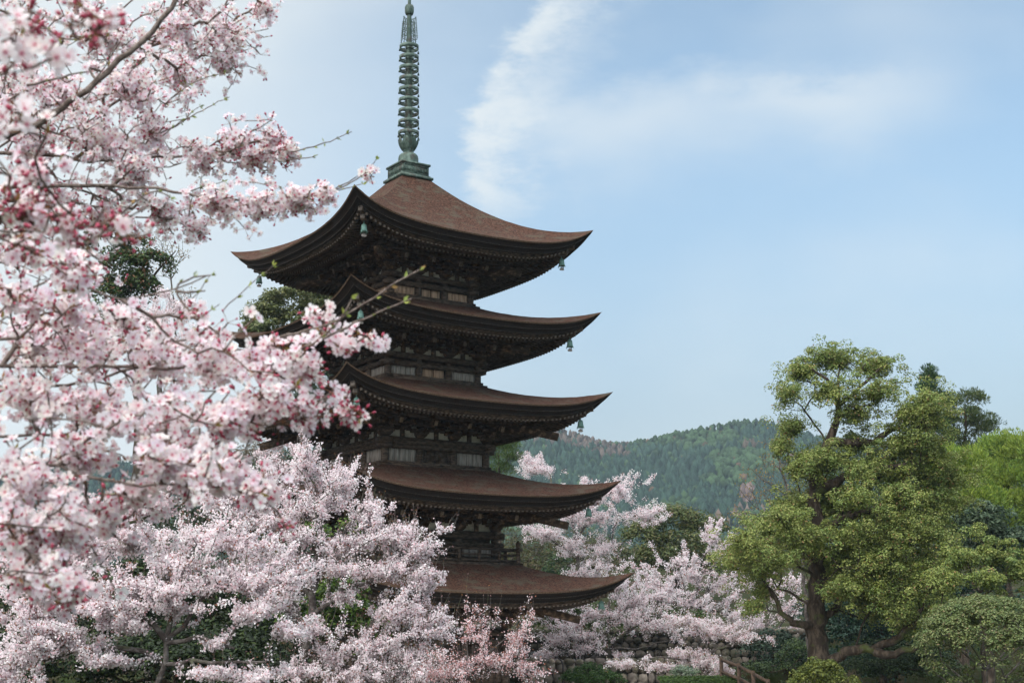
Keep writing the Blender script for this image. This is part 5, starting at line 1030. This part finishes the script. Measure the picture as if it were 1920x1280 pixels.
def bare_twigs(root_branch_owner, lines, Y, r=.0026):
    """long leafing twigs reaching out of a bough: each a part of its tree"""
    base = np.array(root_branch_owner.location)
    for l in lines:
        p = resample(px_line([(u, v, Y) for u, v in l]), .02); p[1:-1] += rng.normal(0, .0015, (len(p) - 2, 3)); m = MB(); m.tube(p - base, np.linspace(r, r * .5, len(p)), 6); o = m.build('branch', MAT['twig'], root_branch_owner, smooth=True)
        m = MB(); k = len(p); ix = np.arange(2, k, 2)
        for i_ in ix:
            for _ in range(2 if i_ < k - 2 else 4):
                al = unit(unit(p[min(i_ + 1, k - 1)] - p[i_ - 1]) * 1.0 + rng.normal(0, .45, 3)); l_ = rng.uniform(.010, .022)
                leaves(m, (p[i_] + al * l_ * .5 - base)[None], np.cross(al, rand_dir(1)), l_, l_ * .42, pick([(.30, .34, .08), (.20, .26, .06), (.36, .22, .09)], (3, 3, 1), 1), .35, along=al[None])
        b_ = m.build('young_leaves', MAT['leaf'], o); b_['kind'] = 'stuff'
YA = 4.8
treeA = bough_tree('near cherry whose slightly blurred fine-flowered boughs fill the top left corner', [(-3.1, 5.0), (-3.05, 4.95, 2.6), (-2.9, 4.9, 3.8), (-2.7, 4.85, 4.6)], .13,
  [([(-60, 280, 4.6), (60, 238, 4.6), (140, 190, 4.6), (205, 132, 4.6), (290, 55, 4.6), (340, -10, 4.6), (380, -70, 4.6)], .017, .007),
   ([(-60, 292, 5.0), (94, 286, 5.0), (170, 308, 5.0), (337, 289, 5.0), (470, 294, 5.0), (560, 280, 5.0)], .010, .0025),
   ([(-60, 352, 4.7), (45, 351, 4.7), (240, 346, 4.7), (310, 358, 4.7), (470, 383, 4.7), (540, 378, 4.7), (625, 358, 4.7)], .011, .0025),
   ([(-60, 240, 5.6), (100, 210, 5.6), (300, 140, 5.6), (405, 64, 5.6), (487, 2, 5.6), (530, -40, 5.6)], .010, .004),
   ([(-60, 130, 5.3), (60, 90, 5.3), (180, 50, 5.3), (260, -10, 5.3)], .010, .003),
   ([(-60, 400, 5.4), (120, 395, 5.4), (260, 405, 5.4), (370, 425, 5.4)], .009, .0025)],
  [(60, 60, 5.2, 90, 70, .3, 46), (200, 70, 5.2, 90, 60, .3, 56), (330, 60, 5.3, 80, 60, .3, 60), (430, 70, 5.5, 60, 50, .25, 42), (490, 15, 5.5, 40, 20, .2, 16), (420, 120, 5.5, 60, 30, .25, 28), (100, 170, 4.9, 100, 60, .35, 66), (240, 170, 4.8, 90, 60, .35, 62), (330, 140, 5.2, 60, 40, .3, 36),
   (60, 280, 5.0, 80, 70, .35, 60), (180, 270, 4.9, 90, 60, .35, 66), (290, 250, 5.0, 50, 50, .3, 34), (250, 330, 4.9, 90, 40, .3, 52), (380, 295, 5.0, 50, 26, .2, 26), (440, 270, 5.0, 56, 26, .2, 34, .28), (510, 262, 5.0, 44, 22, .18, 24, .35), (540, 290, 5.0, 30, 22, .15, 14, .4), (470, 300, 5.0, 60, 20, .2, 24, .3),
   (80, 380, 5.2, 90, 50, .3, 54), (200, 410, 5.2, 90, 40, .3, 46), (310, 400, 5.0, 60, 36, .3, 34), (400, 380, 4.7, 50, 24, .2, 26), (480, 385, 4.7, 60, 22, .2, 36), (560, 380, 4.7, 50, 22, .18, 30), (610, 365, 4.7, 26, 14, .1, 11, .3), (370, 430, 5.3, 40, 18, .2, 16), (690, 325, 4.7, 12, 12, .05, 3, .5), (40, 460, 5.3, 80, 50, .3, 36), (140, 480, 5.4, 60, 40, .3, 24), (20, 180, 5.3, 50, 90, .3, 40), (150, 10, 5.4, 90, 30, .3, 30), (370, 10, 5.4, 70, 30, .3, 34)], 1, near_n=0, NK=2.15, R_=.0142, rt=.0018, BK=.08)
bare_twigs(treeA, [[(545, 285), (600, 272), (630, 260), (660, 247)], [(540, 300), (570, 298), (596, 290)], [(615, 362), (650, 345), (690, 318), (705, 300)], [(600, 372), (650, 352), (680, 345)], [(300, 250), (350, 225), (400, 195), (430, 182)], [(305, 255), (330, 235), (355, 215), (375, 200)], [(320, 185), (370, 150), (430, 135)], [(350, 360), (395, 345), (420, 340)]], 4.9, .0026)
treeB = bough_tree('nearest cherry whose large out-of-focus blossoms and red buds fill the left edge', [(-2.25, 2.5), (-2.2, 2.5, 2.4), (-2.05, 2.5, 2.9), (-1.95, 2.45, 3.5), (-1.9, 2.4, 3.9)], .10,
  [([(-60, 690, 2.55), (0, 687, 2.55), (80, 688, 2.55), (170, 686, 2.55), (300, 690, 2.5), (420, 690, 2.5), (525, 640, 2.5), (600, 615, 2.5)], .008, .0022),
   ([(-60, 735, 2.7), (40, 724, 2.7), (145, 722, 2.7), (260, 690, 2.7), (400, 650, 2.6), (500, 660, 2.6)], .007, .002),
   ([(-60, 880, 2.3), (0, 862, 2.3), (50, 852, 2.3), (125, 877, 2.3), (187, 899, 2.3), (250, 924, 2.3), (330, 900, 2.3), (430, 905, 2.3), (500, 940, 2.3)], .007, .0018),
   ([(-60, 830, 2.5), (62, 811, 2.5), (140, 820, 2.5), (260, 800, 2.5), (400, 790, 2.5), (550, 790, 2.5), (640, 776, 2.5)], .006, .0016),
   ([(-60, 950, 2.15), (27, 1004, 2.15), (89, 1072, 2.15), (130, 1088, 2.15), (172, 1087, 2.15)], .005, .0015),
   ([(-60, 430, 1.75), (40, 418, 1.75), (130, 440, 1.75), (230, 420, 1.75), (280, 385, 1.8)], .004, .0014),
   ([(-60, 545, 2.3), (40, 540, 2.3), (120, 520, 2.3), (200, 560, 2.3), (300, 560, 2.4), (390, 516, 2.4)], .005, .0014),
   ([(-60, 30, 1.3), (20, 20, 1.3), (90, 38, 1.3), (190, 52, 1.3)], .003, .0012),
   ([(-60, 130, 1.28), (10, 118, 1.28), (60, 128, 1.28)], .0025, .001),
   ([(-60, 1000, 2.6), (30, 960, 2.6), (110, 930, 2.6), (180, 960, 2.6)], .005, .0015)],
  [(60, 640, 2.6, 90, 60, .22, 40), (170, 660, 2.6, 90, 60, .22, 44), (290, 670, 2.55, 80, 55, .22, 42, .25), (400, 680, 2.5, 80, 55, .2, 44, .25), (500, 680, 2.5, 60, 50, .2, 34, .3), (570, 690, 2.5, 44, 40, .15, 17, .45), (640, 645, 2.5, 30, 24, .1, 8, .45), (700, 640, 2.5, 18, 14, .06, 4, .5), (600, 600, 2.5, 20, 14, .06, 4, .4),
   (70, 760, 2.5, 90, 60, .22, 42), (190, 770, 2.45, 90, 60, .22, 44), (310, 790, 2.4, 80, 60, .2, 44), (420, 790, 2.4, 70, 55, .2, 40, .25), (510, 760, 2.45, 56, 46, .18, 28, .35), (570, 770, 2.5, 40, 30, .14, 16, .45), (650, 776, 2.5, 36, 14, .08, 9, .65), (620, 740, 2.5, 20, 20, .08, 4, .5),
   (50, 900, 2.2, 70, 50, .2, 28), (150, 850, 2.35, 80, 40, .2, 28), (320, 870, 2.3, 80, 46, .2, 34), (420, 890, 2.3, 64, 46, .18, 30), (490, 925, 2.3, 34, 24, .1, 11, .5), (540, 985, 2.3, 10, 10, .05, 2, .8), (250, 930, 2.35, 60, 30, .15, 13), (370, 850, 2.4, 60, 40, .2, 22),
   (50, 1000, 2.2, 70, 46, .18, 24), (130, 990, 2.25, 70, 40, .18, 21), (60, 1080, 2.15, 60, 36, .16, 15, .3), (140, 1095, 2.15, 44, 26, .12, 11, .4), (200, 980, 2.4, 36, 30, .12, 9, .3), (120, 1130, 2.2, 20, 16, .08, 4, .4),
   (40, 400, 1.75, 80, 36, .12, 16, .72), (130, 430, 1.75, 70, 36, .12, 15, .72), (220, 420, 1.75, 40, 36, .1, 6, .8), (50, 480, 2.0, 70, 40, .15, 16, .6), (140, 510, 2.2, 60, 40, .15, 14, .5), (40, 570, 2.35, 70, 46, .18, 24, .3), (140, 590, 2.4, 70, 36, .18, 20, .35), (230, 600, 2.4, 50, 30, .15, 11, .4), (60, 330, 1.8, 50, 40, .12, 7, .5), (370, 600, 2.4, 40, 14, .1, 5, .6),
   (30, 95, 1.28, 26, 24, .05, 2, .15), (90, 112, 1.28, 22, 20, .04, 1, .1), (170, 55, 1.3, 40, 22, .05, 5, .85), (50, 40, 1.3, 40, 22, .05, 2, .9), (30, 230, 1.5, 40, 40, .08, 3, .3)], 1, near_n=48, R_=.0152, K=1.42, NK=2.0, rt=.0020, BK=.08)
bare_twigs(treeB, [[(525, 632), (625, 607), (690, 565), (737, 533), (787, 506)], [(575, 650), (662, 608), (712, 583), (772, 560)], [(565, 655), (610, 628), (640, 600), (660, 560)], [(370, 600), (320, 545), (345, 520), (395, 516)], [(330, 545), (370, 550), (385, 545)], [(-20, 15), (40, 30), (70, 40), (110, 78), (165, 70)], [(50, 160), (110, 145), (165, 135)], [(150, 470), (230, 400), (290, 350), (320, 370)]], 3.4, .0036)
bare_twigs(treeA, [[(420, 580), (455, 545), (470, 530), (500, 505), (512, 498)], [(360, 560), (380, 540), (395, 515)], [(370, 600), (400, 580), (412, 570)]], 3.6, .0018)
